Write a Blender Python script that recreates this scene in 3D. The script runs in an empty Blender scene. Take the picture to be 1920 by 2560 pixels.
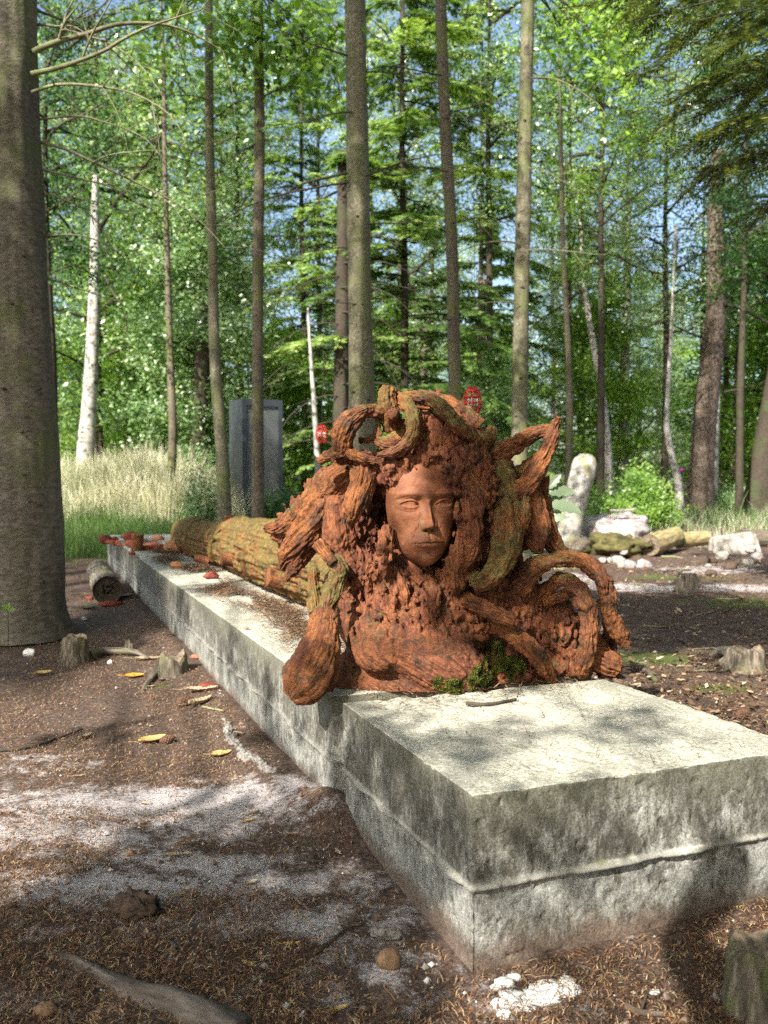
import bpy, math, random
import numpy as np
from math import sin, cos, pi, radians
from mathutils import Matrix, Vector

sc = bpy.context.scene
COL = sc.collection
rng = np.random.default_rng(7)
random.seed(7)

# ---------------------------------------------------------------- camera
FPX, CX, CY, HY, CAMH = 2088.0, 960.0, 1280.0, 1200.0, 0.80
PITCH = math.atan((CY - HY) / FPX)
cam_data = bpy.data.cameras.new('camera')
cam = bpy.data.objects.new('camera', cam_data); COL.objects.link(cam)
cam.location = (0, 0, CAMH); cam.rotation_euler = (pi / 2 - PITCH, 0, 0)
cam_data.sensor_fit = 'HORIZONTAL'; cam_data.sensor_width = 36.0
cam_data.lens = 36.0 * FPX / 1920.0
cam_data.clip_start = 0.05; cam_data.clip_end = 2000
cam_data.dof.use_dof = True; cam_data.dof.focus_distance = 1.95; cam_data.dof.aperture_fstop = 7.0
sc.camera = cam

# ---------------------------------------------------------------- sky, sun, exposure
SUN_EL, SUN_AZ = radians(38), radians(31)      # light travels towards (+sin az, +cos az)
world = bpy.data.worlds.new('World'); sc.world = world; world.use_nodes = True
wn = world.node_tree; wn.nodes.clear()
sky = wn.nodes.new('ShaderNodeTexSky'); sky.sky_type = 'NISHITA'; sky.sun_disc = False
sky.sun_elevation = SUN_EL; sky.sun_rotation = pi + SUN_AZ
sky.air_density = 1.0; sky.dust_density = 2.6; sky.ozone_density = 1.0
bg = wn.nodes.new('ShaderNodeBackground'); bg.inputs['Strength'].default_value = 0.115
wo = wn.nodes.new('ShaderNodeOutputWorld')
wn.links.new(sky.outputs[0], bg.inputs[0]); wn.links.new(bg.outputs[0], wo.inputs[0])
SUNV = Vector((-sin(SUN_AZ) * cos(SUN_EL), -cos(SUN_AZ) * cos(SUN_EL), sin(SUN_EL)))   # towards the sun
sl = bpy.data.lights.new('sun', 'SUN'); sl.energy = 5.0; sl.angle = radians(0.53); sl.color = (1.0, 0.945, 0.86)
so = bpy.data.objects.new('sun', sl); COL.objects.link(so); so.location = (-3, -7, 8)
so.rotation_euler = SUNV.to_track_quat('Z', 'Y').to_euler()
sc.view_settings.view_transform = 'Standard'; sc.view_settings.look = 'None'
sc.view_settings.exposure = 1.45; sc.view_settings.gamma = 1.0
sc.render.film_transparent = False
cy = sc.cycles
cy.max_bounces = 5; cy.diffuse_bounces = 2; cy.glossy_bounces = 2; cy.transmission_bounces = 3
cy.transparent_max_bounces = 6; cy.sample_clamp_indirect = 2.0
cy.use_adaptive_sampling = False
cy.use_denoising = False
# ---------------------------------------------------------------- pixel -> world
_c, _s = cos(PITCH), sin(PITCH)
def ray(px, py):
    x = (px - CX) / FPX; y = -(py - CY) / FPX
    return np.array([x, _c + y * _s, y * _c - _s])
def P(px, py, d):
    r = ray(px, py); return np.array([0, 0, CAMH]) + r * (d / r[1])
def G(px, py, z=0.0):
    r = ray(px, py); return np.array([0, 0, CAMH]) + r * ((z - CAMH) / r[2])
PXM = lambda d: d / FPX          # metres per photo pixel at depth d

# ---------------------------------------------------------------- numpy noise
_T = np.random.default_rng(3).random(65536).astype(np.float32) * 2 - 1
def vnoise(p, seed=0):
    p = np.asarray(p, np.float32); i = np.floor(p).astype(np.int64); f = p - i; f = f * f * (3 - 2 * f)
    def h(a, b, c):
        n = (a * 73856093) ^ (b * 19349663) ^ (c * 83492791) ^ (seed * 2654435 + 12345)
        n = (n ^ (n >> 13)) * 1274126177
        return _T[(n ^ (n >> 16)) & 65535]
    x, y, z = i[..., 0], i[..., 1], i[..., 2]; u, v, w = f[..., 0], f[..., 1], f[..., 2]
    r = 0
    for dx in (0, 1):
        for dy in (0, 1):
            for dz in (0, 1):
                r = r + h(x + dx, y + dy, z + dz) * (u if dx else 1 - u) * (v if dy else 1 - v) * (w if dz else 1 - w)
    return r
def fbm(p, o=4, seed=0, g=0.5):
    p = np.asarray(p, np.float32); r = 0; a = 1.0; t = 0
    for k in range(o):
        r = r + a * vnoise(p * (2.03 ** k) + 17.3 * k, seed + k); t += a; a *= g
    return r / t

# ---------------------------------------------------------------- object helpers
def tagp(o, label=None, cat=None, group=None, kind=None):
    if label: o['label'] = label
    if cat: o['category'] = cat
    if group: o['group'] = group
    if kind: o['kind'] = kind
    return o
def empty(name, loc, label, cat, group=None, rz=0.0):
    o = bpy.data.objects.new(name, None); COL.objects.link(o)
    o.location = loc; o.rotation_euler = (0, 0, rz); o.empty_display_size = 0.1
    return tagp(o, label, cat, group)
class MB:
    """collects vertices and faces; build() links ONE mesh object"""
    def __init__(s): s.v = []; s.q = []; s.t = []; s.n = 0; s.g = []; s.tint = []
    def add(s, v, q=None, t=None, grain=None, tint=None):
        v = np.asarray(v, np.float64)
        if q is not None and len(q): s.q.append(np.asarray(q, np.int64) + s.n)
        if t is not None and len(t): s.t.append(np.asarray(t, np.int64) + s.n)
        s.v.append(v); s.g.append(v if grain is None else grain)
        s.tint.append(np.zeros(len(v)) if tint is None else np.broadcast_to(tint, (len(v),)))
        s.n += len(v); return s
    def build(s, name, m, parent=None, smooth=True, at=None):
        v = np.concatenate(s.v); q = np.concatenate(s.q) if s.q else np.zeros((0, 4), int); t = np.concatenate(s.t) if s.t else np.zeros((0, 3), int)
        if at is not None: v = v - np.asarray(at)
        me = bpy.data.meshes.new(name)
        me.vertices.add(len(v)); me.vertices.foreach_set('co', v.astype(np.float32).ravel())
        nl = len(q) * 4 + len(t) * 3
        me.loops.add(nl); me.loops.foreach_set('vertex_index', np.concatenate([q.ravel(), t.ravel()]).astype(np.int32))
        me.polygons.add(len(q) + len(t))
        me.polygons.foreach_set('loop_start', np.concatenate([np.arange(len(q)) * 4, len(q) * 4 + np.arange(len(t)) * 3]).astype(np.int32))
        me.update(calc_edges=True); me.validate()
        me.polygons.foreach_set('use_smooth', np.full(len(me.polygons), smooth))
        if len(me.vertices) == len(v):
            a = me.attributes.new('grain', 'FLOAT_VECTOR', 'POINT'); a.data.foreach_set('vector', np.concatenate(s.g).astype(np.float32).ravel())
            a = me.attributes.new('tint', 'FLOAT', 'POINT'); a.data.foreach_set('value', np.concatenate(s.tint).astype(np.float32))
        if m: me.materials.append(m)
        o = bpy.data.objects.new(name, me); COL.objects.link(o)
        if parent is not None:
            o.parent = parent
        if at is not None and parent is None: o.location = at
        return o

def smoothpath(pts, n):
    """Catmull-Rom through rows of (x,y,z,r)"""
    p = np.asarray(pts, float)
    if len(p) == 2: p = np.array([p[0], (p[0] + p[1]) / 2, p[1]])
    q = np.vstack([2 * p[0] - p[1], p, 2 * p[-1] - p[-2]])
    m = len(p) - 1; t = np.linspace(0, m, n); i = np.minimum(t.astype(int), m - 1); f = (t - i)[:, None]
    a, b, c, d = q[i], q[i + 1], q[i + 2], q[i + 3]
    r = 0.5 * (2 * b + (c - a) * f + (2 * a - 5 * b + 4 * c - d) * f * f + (3 * b - a - 3 * c + d) * f ** 3)
    r[:, 3] = np.maximum(r[:, 3], p[:, 3].min() * 0.7)
    return r
def tube(pts, nl=24, ns=10, groove=0.0, lump=0.0, kf=6.0, seed=0, cap=True, flat=1.0, rag=0.0, twist=0.0, lf=6.0, crust=0.0, glen=0.22):
    """tapered tube along pts (x,y,z,r); groove = fibre relief, lump = slow swelling. -> v, q, t, grain"""
    c = smoothpath(pts, nl); r = c[:, 3]; c = c[:, :3]
    tg = np.gradient(c, axis=0); tg /= np.linalg.norm(tg, axis=1)[:, None] + 1e-9
    up = np.array([0, -1, 0.2]) if abs(tg[0][1]) < .8 else np.array([1.0, 0, 0])
    U = np.zeros_like(c); u = up - tg[0] * (up @ tg[0]); u /= np.linalg.norm(u)
    for k in range(len(c)):
        u = u - tg[k] * (u @ tg[k]); u /= np.linalg.norm(u) + 1e-9; U[k] = u
    V = np.cross(tg, U)
    s = np.concatenate([[0], np.cumsum(np.linalg.norm(np.diff(c, axis=0), axis=1))])
    th = np.arange(ns) * 2 * pi / ns
    TH, SS = np.meshgrid(th, s); RR = np.repeat(r[:, None], ns, 1)
    A = TH + twist * SS
    rm = max(np.mean(r), 1e-5)
    gp = np.stack([np.cos(A) * kf, np.sin(A) * kf, SS / rm * glen + seed * 3.1], -1)
    if groove:
        f = fbm(gp, 3, seed); f2 = 1 - 2 * np.abs(vnoise(gp * 1.7 + 5, seed + 9))
        RR = RR * (1 + groove * (f * 1.2 + 0.5 * f2))
    if lump: RR = RR * (1 + lump * fbm(np.stack([np.cos(A), np.sin(A), SS * lf + seed * 7.7], -1) * 1.3, 3, seed + 4))
    if rag:
        e = np.clip(1 - (s[-1] - SS) / (2.0 * rm), 0, 1)
        RR = RR * (1 - e * rag * (0.5 + 0.5 * vnoise(gp * 1.5, seed + 2)))
    if crust:
        v0 = c[:, None] + (np.cos(TH)[..., None] * U[:, None] * flat + np.sin(TH)[..., None] * V[:, None]) * RR[..., None]
        RR = RR + crust * (1.2 * fbm(v0 * 45, 4, 61, .6) - 1.6 * np.clip(fbm(v0 * np.array([70, 70, 40]), 3, 66) - .12, 0, 1) + .45 * fbm(v0 * 210, 2, 71))
    v = c[:, None] + (np.cos(TH)[..., None] * U[:, None] * flat + np.sin(TH)[..., None] * V[:, None]) * RR[..., None]
    v = v.reshape(-1, 3)
    i = np.arange(nl - 1)[:, None] * ns; j = np.arange(ns)[None]; j2 = (j + 1) % ns
    q = np.stack([i + j, i + j2, i + ns + j2, i + ns + j], -1).reshape(-1, 4)
    g = np.stack([np.cos(A) * rm * 1.0, np.sin(A) * rm * 1.0, SS * 0.13 + seed * 1.7], -1).reshape(-1, 3)
    t = []
    if cap:
        n0 = len(v); v = np.vstack([v, c[0], c[-1]]); g = np.vstack([g, g[0] * [0, 0, 1], g[-1] * [0, 0, 1]])
        j = np.arange(ns)
        t = np.vstack([np.stack([(j + 1) % ns, j, np.full(ns, n0)], -1), np.stack([(nl - 1) * ns + j, (nl - 1) * ns + (j + 1) % ns, np.full(ns, n0 + 1)], -1)])
    return v, q, (t if len(t) else None), g
def grid_q(nu, nv):
    i, j = np.meshgrid(np.arange(nu - 1), np.arange(nv - 1), indexing='ij'); a = i * nv + j
    return np.stack([a, a + nv, a + nv + 1, a + 1], -1).reshape(-1, 4)
def blob(c, r, n=20, amp=0.25, f=2.0, seed=0, flatb=None, rot=0.0, o=4, ang=0.0):
    """rounded irregular lump (rock, clod); ang > 0 gives broken facets"""
    u = np.linspace(0.02, pi - 0.02, n); w = np.arange(2 * n) * pi / n
    Uu, W = np.meshgrid(u, w, indexing='ij')
    d = np.stack([np.sin(Uu) * np.cos(W), np.sin(Uu) * np.sin(W), np.cos(Uu)], -1).reshape(-1, 3)
    k = 1 + amp * fbm(d * f + seed * 5.1, o, seed)
    if ang:
        rr = np.random.default_rng(seed); pl = rr.normal(size=(9, 3)); pl /= np.linalg.norm(pl, axis=1)[:, None]
        off = rr.uniform(0.62, 0.9, 9)
        dd = d @ pl.T; lim = np.where(dd > 0.05, off / np.maximum(dd, .05), 9).min(1); k = k * ((1 - ang) + ang * np.minimum(1, lim))
    v = d * k[:, None] * np.asarray(r)
    if rot: v = v @ np.array([[cos(rot), sin(rot), 0], [-sin(rot), cos(rot), 0], [0, 0, 1]])
    v = v + np.asarray(c)
    if flatb is not None: v[:, 2] = np.maximum(v[:, 2], flatb)
    m = 2 * n; i = np.arange(n - 1)[:, None] * m; j = np.arange(m)[None]
    q = np.stack([i + j, i + m + j, i + m + (j + 1) % m, i + (j + 1) % m], -1).reshape(-1, 4)
    n0 = len(v); v = np.vstack([v, v[:m].mean(0), v[-m:].mean(0)]); j = np.arange(m)
    t = np.vstack([np.stack([j, (j + 1) % m, np.full(m, n0)], -1), np.stack([(n - 1) * m + (j + 1) % m, (n - 1) * m + j, np.full(m, n0 + 1)], -1)])
    return v, q, t
def leaves(c, d, s, L, W, tint):
    """pointed leaf quads: base c, direction d, side s (N,3)"""
    L = np.broadcast_to(L, len(c))[:, None]; W = np.broadcast_to(W, len(c))[:, None]
    v = np.stack([c, c + d * L * .45 + s * W * .5, c + d * L, c + d * L * .45 - s * W * .5], 1).reshape(-1, 3)
    q = np.arange(len(c) * 4).reshape(-1, 4)
    return dict(v=v, q=q, tint=np.repeat(tint, 4))
def unit(a): return a / (np.linalg.norm(a, axis=-1, keepdims=True) + 1e-9)

# ---------------------------------------------------------------- materials
def newmat(name):
    m = bpy.data.materials.new(name); m.use_nodes = True; nt = m.node_tree
    b = nt.nodes['Principled BSDF']; b.inputs['Roughness'].default_value = 0.85
    b.inputs['Specular IOR Level'].default_value = 0.25
    return m, nt, b
def N(nt, kind, **kw):
    n = nt.nodes.new('ShaderNode' + kind)
    for k, v in kw.items():
        if k in n.inputs: n.inputs[k].default_value = v
        else: setattr(n, k, v)
    return n
def lk(nt, a, b): nt.links.new(a, b)
def vecsrc(nt, src, scale):
    if src == 'grain': o = N(nt, 'Attribute', attribute_name='grain').outputs['Vector']
    else: o = N(nt, 'TexCoord').outputs['Object']
    mp = N(nt, 'Mapping'); mp.inputs['Scale'].default_value = scale if hasattr(scale, '__len__') else (scale,) * 3
    lk(nt, o, mp.inputs['Vector']); return mp.outputs[0]
def noise(nt, src, scale, detail=6, rough=0.6, dist=0.0):
    n = N(nt, 'TexNoise', Detail=detail, Roughness=rough, Distortion=dist); n.inputs['Scale'].default_value = 1.0
    lk(nt, vecsrc(nt, src, scale), n.inputs['Vector']); return n.outputs[0]
def ramp(nt, fac, stops, interp='LINEAR'):
    r = N(nt, 'ValToRGB'); r.color_ramp.interpolation = interp; e = r.color_ramp.elements
    while len(e) < len(stops): e.new(0.5)
    for k, (p, c) in enumerate(stops):
        e[k].position = p; e[k].color = (*c, 1) if hasattr(c, '__len__') else (c, c, c, 1)
    lk(nt, fac, r.inputs[0]); return r.outputs[0]
def mix(nt, fac, a, b, blend='MIX'):
    n = N(nt, 'Mix', data_type='RGBA', blend_type=blend)
    for val, i in ((fac, 0), (a, 6), (b, 7)):
        if hasattr(val, 'links'): lk(nt, val, n.inputs[i])
        elif i == 0: n.inputs[i].default_value = val
        else: n.inputs[i].default_value = (*val, 1)
    return n.outputs[2]
def math_(nt, op, a, b=None, clamp=False):
    n = N(nt, 'Math', operation=op); n.use_clamp = clamp
    for k, val in enumerate((a, b)):
        if val is None: continue
        if hasattr(val, 'links'): lk(nt, val, n.inputs[k])
        else: n.inputs[k].default_value = val
    return n.outputs[0]
def bump(nt, b, h, strength, dist, prev=None):
    n = N(nt, 'Bump', Strength=strength, Distance=dist); lk(nt, h, n.inputs['Height'])
    if prev is not None: lk(nt, prev, n.inputs['Normal'])
    lk(nt, n.outputs[0], b.inputs['Normal']); return n.outputs[0]
def normz(nt):
    g = N(nt, 'NewGeometry'); s = N(nt, 'SeparateXYZ'); lk(nt, g.outputs['Normal'], s.inputs[0]); return s.outputs[2]

def bark(name, stops, moss=None, gs=(60, 60, 260), bs=0.6, bd=0.01, moss_at=(0.5, 0.62)):
    m, nt, b = newmat(name)
    f = noise(nt, 'grain', gs, 8, 0.65); c = ramp(nt, f, stops)
    big = noise(nt, 'Object', 2.2, 4, 0.6); c = mix(nt, 0.55, c, ramp(nt, big, [(0.3, (0.45,) * 3), (0.7, (1.0,) * 3)]), 'MULTIPLY')
    if moss:
        g = noise(nt, 'Object', 3.0, 6, 0.7); c = mix(nt, ramp(nt, g, [(moss_at[0], 0.0), (moss_at[1], 1.0)]), c, moss)
    lk(nt, c, b.inputs['Base Color'])
    n1 = bump(nt, b, f, bs, bd); bump(nt, b, noise(nt, 'Object', 180, 4), 0.4, 0.002, n1)
    return m
def leafmat(name, stops, trans=0.35, rough=0.5, spec=0.4):
    m, nt, b = newmat(name)
    t = N(nt, 'Attribute', attribute_name='tint').outputs['Fac']
    c = ramp(nt, t, stops); lk(nt, c, b.inputs['Base Color'])
    b.inputs['Roughness'].default_value = rough; b.inputs['Specular IOR Level'].default_value = spec
    if trans:
        tr = N(nt, 'BsdfTranslucent'); lk(nt, mix(nt, 1.0, c, (1.6, 1.7, 0.6), 'MULTIPLY'), tr.inputs[0])
        ms = N(nt, 'MixShader'); ms.inputs[0].default_value = trans
        lk(nt, b.outputs[0], ms.inputs[1]); lk(nt, tr.outputs[0], ms.inputs[2])
        lk(nt, ms.outputs[0], nt.nodes['Material Output'].inputs[0])
    return m
def terracotta(name, moss=0.5, grain_scale=(220, 220, 220), smoothf=False, red=0.0):
    m, nt, b = newmat(name)
    a = noise(nt, 'Object', 7, 6, 0.65)
    c = ramp(nt, a, [(0.28, (0.08, 0.031, 0.018)), (0.40, (0.18, 0.064, 0.030)), (0.50, (0.33, 0.128, 0.045)), (0.60, (0.18, 0.068, 0.038)), (0.72, (0.35, 0.18, 0.075))])
    if red: c = mix(nt, red, c, (0.20, 0.066, 0.038))
    if not smoothf:
        g = noise(nt, 'grain', grain_scale, 8, 0.7)
        c = mix(nt, 0.75, c, ramp(nt, g, [(0.38, (0.14, 0.11, 0.09)), (0.49, (0.8, 0.8, 0.78)), (0.66, (1.35, 1.3, 1.2))]), 'MULTIPLY')
        f = noise(nt, 'Object', 260, 5, 0.7); c = mix(nt, 0.5, c, ramp(nt, f, [(0.3, (0.45, 0.45, 0.45)), (0.6, (1.15,) * 3)]), 'MULTIPLY')
        dirt = noise(nt, 'Object', 22, 7, 0.75)
        c = mix(nt, ramp(nt, dirt, [(0.51, 0.0), (0.62, 0.8)]), c, (0.042, 0.028, 0.018))
    else:
        c = mix(nt, 0.65, c, (0.165, 0.070, 0.041)); c = mix(nt, ramp(nt, noise(nt, 'Object', 22, 4, .6), [(.56, 0.0), (.68, .55)]), c, (0.13, 0.10, 0.035))
        f = noise(nt, 'Object', 60, 7, 0.7); c = mix(nt, 0.6, c, ramp(nt, f, [(0.3, (0.55, 0.5, 0.45)), (0.5, (.95,) * 3), (0.68, (1.2,) * 3)]), 'MULTIPLY'); c = mix(nt, 0.8, c, ramp(nt, noise(nt, 'Object', 16, 5, .6), [(0.38, (0.72, 0.62, 0.5)), (0.6, (1.1, 1.05, 1.05))]), 'MULTIPLY')
    if moss:
        mg = noise(nt, 'Object', 5.5, 5, 0.7); fine = noise(nt, 'Object', 55, 5, 0.7)
        k = math_(nt, 'ADD', math_(nt, 'MULTIPLY', mg, 1.0), math_(nt, 'MULTIPLY', normz(nt), 0.14))
        k = math_(nt, 'ADD', k, math_(nt, 'MULTIPLY', fine, 0.35))
        lo = 0.90 - 0.30 * moss
        c = mix(nt, ramp(nt, k, [(min(lo, .99), 0.0), (min(lo + 0.14, 1.0), 0.72)]), c, ramp(nt, fine, [(0.35, (0.035, 0.036, 0.010)), (0.62, (0.19, 0.165, 0.05))]))
    lk(nt, c, b.inputs['Base Color']); b.inputs['Roughness'].default_value = 0.8 if not smoothf else 0.62
    if smoothf:
        n1 = bump(nt, b, noise(nt, 'Object', 45, 6, 0.6), 0.6, 0.004); bump(nt, b, noise(nt, 'Object', 300, 4, 0.7), 0.5, 0.0012, n1)
    else:
        n1 = bump(nt, b, noise(nt, 'grain', grain_scale, 7, 0.7), 1.0, 0.009)
        bump(nt, b, noise(nt, 'Object', 170, 5, 0.75), 0.8, 0.004, n1)
    return m
M = {}
M['bark_grey'] = bark('bark_grey', [(0.3, (0.045, 0.038, 0.028)), (0.5, (0.15, 0.125, 0.09)), (0.7, (0.26, 0.22, 0.16))], (0.12, 0.13, 0.045))
M['bark_big'] = bark('bark_big', [(0.30, (0.065, 0.057, 0.045)), (0.5, (0.15, 0.13, 0.10)), (0.72, (0.25, 0.22, 0.175))], (0.12, 0.125, 0.06), gs=(30, 30, 420), bs=0.8, bd=0.012)
M['bark_olive'] = bark('bark_olive', [(0.3, (0.06, 0.055, 0.035)), (0.5, (0.17, 0.155, 0.10)), (0.7, (0.30, 0.28, 0.20))], (0.13, 0.14, 0.06), gs=(48, 48, 260), bs=.8)
M['bark_dark'] = bark('bark_dark', [(0.3, (0.015, 0.012, 0.01)), (0.5, (0.055, 0.042, 0.03)), (0.7, (0.12, 0.09, 0.065))], (0.05, 0.06, 0.025))
M['bark_pine'] = bark('bark_pine', [(0.3, (0.035, 0.026, 0.020)), (0.5, (0.14, 0.105, 0.08)), (0.7, (0.32, 0.26, 0.21))], gs=(30, 30, 110), bd=0.03, bs=1.0)
M['bark_birch'] = bark('bark_birch', [(0.38, (0.07, 0.06, 0.05)), (0.47, (0.36, 0.34, 0.30)), (0.7, (0.64, 0.62, 0.57))], gs=(14, 14, 90), bs=0.2)
M['twig'] = bark('twig', [(0.3, (0.10, 0.09, 0.06)), (0.6, (0.26, 0.24, 0.15))], (0.2, 0.22, 0.1))
M['twig_dark'] = bark('twig_dark', [(0.3, (0.03, 0.025, 0.02)), (0.6, (0.09, 0.075, 0.055))])
M['leaf'] = leafmat('leaf', [(0.0, (0.035, 0.075, 0.02)), (0.40, (0.11, 0.205, 0.065)), (0.75, (0.26, 0.39, 0.17)), (1.0, (0.48, 0.57, 0.36))], 0.4, 0.32, 0.8)
M['leaf_bright'] = leafmat('leaf_bright', [(0.0, (0.05, 0.11, 0.02)), (0.5, (0.17, 0.29, 0.05)), (1.0, (0.36, 0.50, 0.13))], 0.5, 0.35, 0.7)
M['leaf_dark'] = leafmat('leaf_dark', [(0.0, (0.010, 0.035, 0.012)), (0.6, (0.03, 0.085, 0.02)), (1.0, (0.07, 0.15, 0.03))], 0.3)
M['leaf_silver'] = leafmat('leaf_silver', [(0.0, (0.08, 0.12, 0.04)), (0.55, (0.23, 0.32, 0.18)), (1.0, (0.52, 0.60, 0.44))], 0.35, 0.30, 0.8)
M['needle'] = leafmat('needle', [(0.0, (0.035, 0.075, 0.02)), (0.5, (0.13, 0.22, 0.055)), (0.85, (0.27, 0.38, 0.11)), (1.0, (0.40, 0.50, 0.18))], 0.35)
M['needle_brown'] = leafmat('needle_brown', [(0.0, (0.02, 0.035, 0.01)), (0.5, (0.065, 0.09, 0.025)), (1.0, (0.16, 0.18, 0.05))], 0.25)
M['grass_dry'] = leafmat('grass_dry', [(0.0, (0.12, 0.15, 0.05)), (0.3, (0.45, 0.42, 0.30)), (1.0, (0.85, 0.80, 0.68))], 0.3)
M['grass_green'] = leafmat('grass_green', [(0.0, (0.025, 0.07, 0.01)), (0.6, (0.09, 0.17, 0.03)), (1.0, (0.2, 0.26, 0.08))], 0.35)
M['terra'] = terracotta('terracotta_root', 0.55)
M['terra_moss'] = terracotta('terracotta_mossy', 0.95)
M['terra_red'] = terracotta('terracotta_rough', 0.2, (110, 110, 110), red=0.45)
M['terra_face'] = terracotta('terracotta_face', 0.0, smoothf=True)
M['terra_clean'] = terracotta('terracotta_clean', 0.15)
# ================================================================ SETTING
# slab frame: u runs away from the camera along the slab, v across it
SU = np.array([-0.39, 0.921, 0]); SV = np.array([0.943, 0.334, 0]); SC = np.array([0.144, 1.346, 0]); SH = 0.285
def slab(u, v, z=SH): return SC + SU * u + SV * v + np.array([0, 0, z])
_det = SV[0] * SU[1] - SV[1] * SU[0]
def toslab(p):
    d = np.asarray(p)[..., :2] - SC[:2]; return (SV[0] * d[..., 1] - SV[1] * d[..., 0]) / _det, (d[..., 0] * SU[1] - d[..., 1] * SU[0]) / _det
def ss(x, a, b): t = np.clip((x - a) / (b - a), 0, 1); return t * t * (3 - 2 * t)

def ground_h(x, y):
    x = np.asarray(x, float); y = np.asarray(y, float)
    p = np.stack([x, y, x * 0], -1)
    near = 1 - ss(np.hypot(x, y), 12, 40)
    h = near * (0.018 * fbm(p * 1.3, 3, 5) + 0.007 * fbm(p * 6, 3, 8))
    bank = ss(y + 0.25 * x, 9.0, 12.5) * (1 - ss(x, -4.0, -1.8)) * 0.45 * (1 + .35 * fbm(p * 0.8, 2, 15))
    h = h + .09 * ss(y, 4.5, 7.5) * ss(x, 0.4, 1.5) * np.clip(fbm(p * 1.1, 4, 33) + .1, -.3, 1) * (1 - ss(y, 14, 20))
    h = h + bank + 0.25 * ss(y, 14, 40) * ss(x, 0, 8)
    u, v = toslab(np.stack([x, y], -1))
    h = h + 0.03 * np.exp(-((v + 0.06) / 0.10) ** 2) * ss(u, 0.45, 0.8) * (1 - ss(u, 4, 6)) * (v < 0.2)      # litter banked against the slab
    h = h + 0.055 * np.exp(-((u - 0.65) / 0.11) ** 2) * np.exp(-((v + 0.01) / 0.07) ** 2) * (v < .1)
    return h
ax = np.sinh(np.linspace(-7.2, 7.2, 620)) ; ax = ax / ax.max() * 700
ay = ax.copy()
X, Y = np.meshgrid(ax, ay + 2.2, indexing='ij'); Z = ground_h(X, Y)
v = np.stack([X, Y, Z], -1).reshape(-1, 3)
# tint: 1 = pale sandy dust and the painted sunlit band of the clearing, 0 = needle litter, negative = moss
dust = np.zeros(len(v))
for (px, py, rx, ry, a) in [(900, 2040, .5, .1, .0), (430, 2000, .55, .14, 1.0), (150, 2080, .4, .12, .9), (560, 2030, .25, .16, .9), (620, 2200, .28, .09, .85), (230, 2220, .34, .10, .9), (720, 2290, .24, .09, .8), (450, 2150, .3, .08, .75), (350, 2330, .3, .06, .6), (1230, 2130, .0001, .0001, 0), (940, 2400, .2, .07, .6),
                            (930, 2290, .1, .08, .7), (1230, 2490, .3, .06, .5), (1600, 1468, .45, .4, 1.15), (1850, 1470, .45, .35, 1.1), (1700, 1425, .7, .5, 1.1), (1450, 1450, .4, .4, 1.0), (180, 2500, .3, .05, .6), (60, 1900, .3, .1, .5), (1000, 2380, .25, .05, .3), (830, 2480, .2, .05, .45)]:  # far-clearing patches: pale litter, also standing in for sunlight on the ground
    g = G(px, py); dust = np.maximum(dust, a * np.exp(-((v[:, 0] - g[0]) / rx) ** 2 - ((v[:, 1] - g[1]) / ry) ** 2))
ms = np.zeros(len(v))
for (px, py, rx, ry, a) in [(1620, 1640, .22, .16, 1.2), (1880, 1510, .5, .3, 1), (1800, 1720, .15, .1, .9), (1600, 1430, .6, .5, .8), (1700, 1450, .7, .4, .9), (1450, 1420, .6, .6, .8), (400, 1712, .1, .05, .6), (300, 1400, 1.5, .6, .5)]:
    g = G(px, py); ms = np.maximum(ms, a * np.exp(-((v[:, 0] - g[0]) / rx) ** 2 - ((v[:, 1] - g[1]) / ry) ** 2))
bankm = ss(v[:, 1] + 0.25 * v[:, 0], 8.2, 9.6) * (1 - ss(v[:, 0], -2.4, -1.0))
ms = np.maximum(ms, bankm); ms = np.maximum(ms, 0.45 * ss(v[:, 1], 11, 16))
m, nt, b = newmat('forest_floor')
t = N(nt, 'Attribute', attribute_name='tint').outputs['Fac']
fine = noise(nt, 'Object', 95, 8, 0.75); mid = noise(nt, 'Object', 11, 8, 0.7); st = noise(nt, 'Object', (240, 60, 60), 5, 0.7)
c = ramp(nt, fine, [(0.32, (0.026, 0.019, 0.016)), (0.5, (0.105, 0.075, 0.058)), (0.64, (0.22, 0.155, 0.12)), (0.78, (0.38, 0.30, 0.24))])
c = mix(nt, 0.6, c, ramp(nt, mid, [(0.3, (0.5, 0.45, 0.42)), (0.65, (1.1, 1.05, 1.0))]), 'MULTIPLY')
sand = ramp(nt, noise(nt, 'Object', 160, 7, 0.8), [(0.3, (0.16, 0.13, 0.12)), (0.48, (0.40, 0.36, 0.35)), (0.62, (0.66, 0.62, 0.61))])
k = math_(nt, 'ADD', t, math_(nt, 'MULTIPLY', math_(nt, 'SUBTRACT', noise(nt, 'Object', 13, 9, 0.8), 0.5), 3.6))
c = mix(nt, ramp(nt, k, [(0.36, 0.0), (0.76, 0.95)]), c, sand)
mossc = ramp(nt, fine, [(0.3, (0.03, 0.05, 0.012)), (0.7, (0.13, 0.17, 0.035))])
k2 = math_(nt, 'ADD', math_(nt, 'MULTIPLY', t, -1.0), math_(nt, 'MULTIPLY', math_(nt, 'SUBTRACT', noise(nt, 'Object', 5, 7, 0.7), 0.5), 1.6))
c = mix(nt, ramp(nt, k2, [(0.35, 0.0), (0.65, 0.9)]), c, mossc)
lk(nt, c, b.inputs['Base Color']); b.inputs['Roughness'].default_value = 0.95
n1 = bump(nt, b, mid, 0.6, 0.03); n1 = bump(nt, b, fine, 0.8, 0.006, n1); bump(nt, b, noise(nt, 'Object', 420, 4, .7), 0.6, 0.002, n1)
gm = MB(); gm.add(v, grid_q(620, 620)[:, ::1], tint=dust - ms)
g = gm.build('ground', m); g['kind'] = 'structure'

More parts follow.
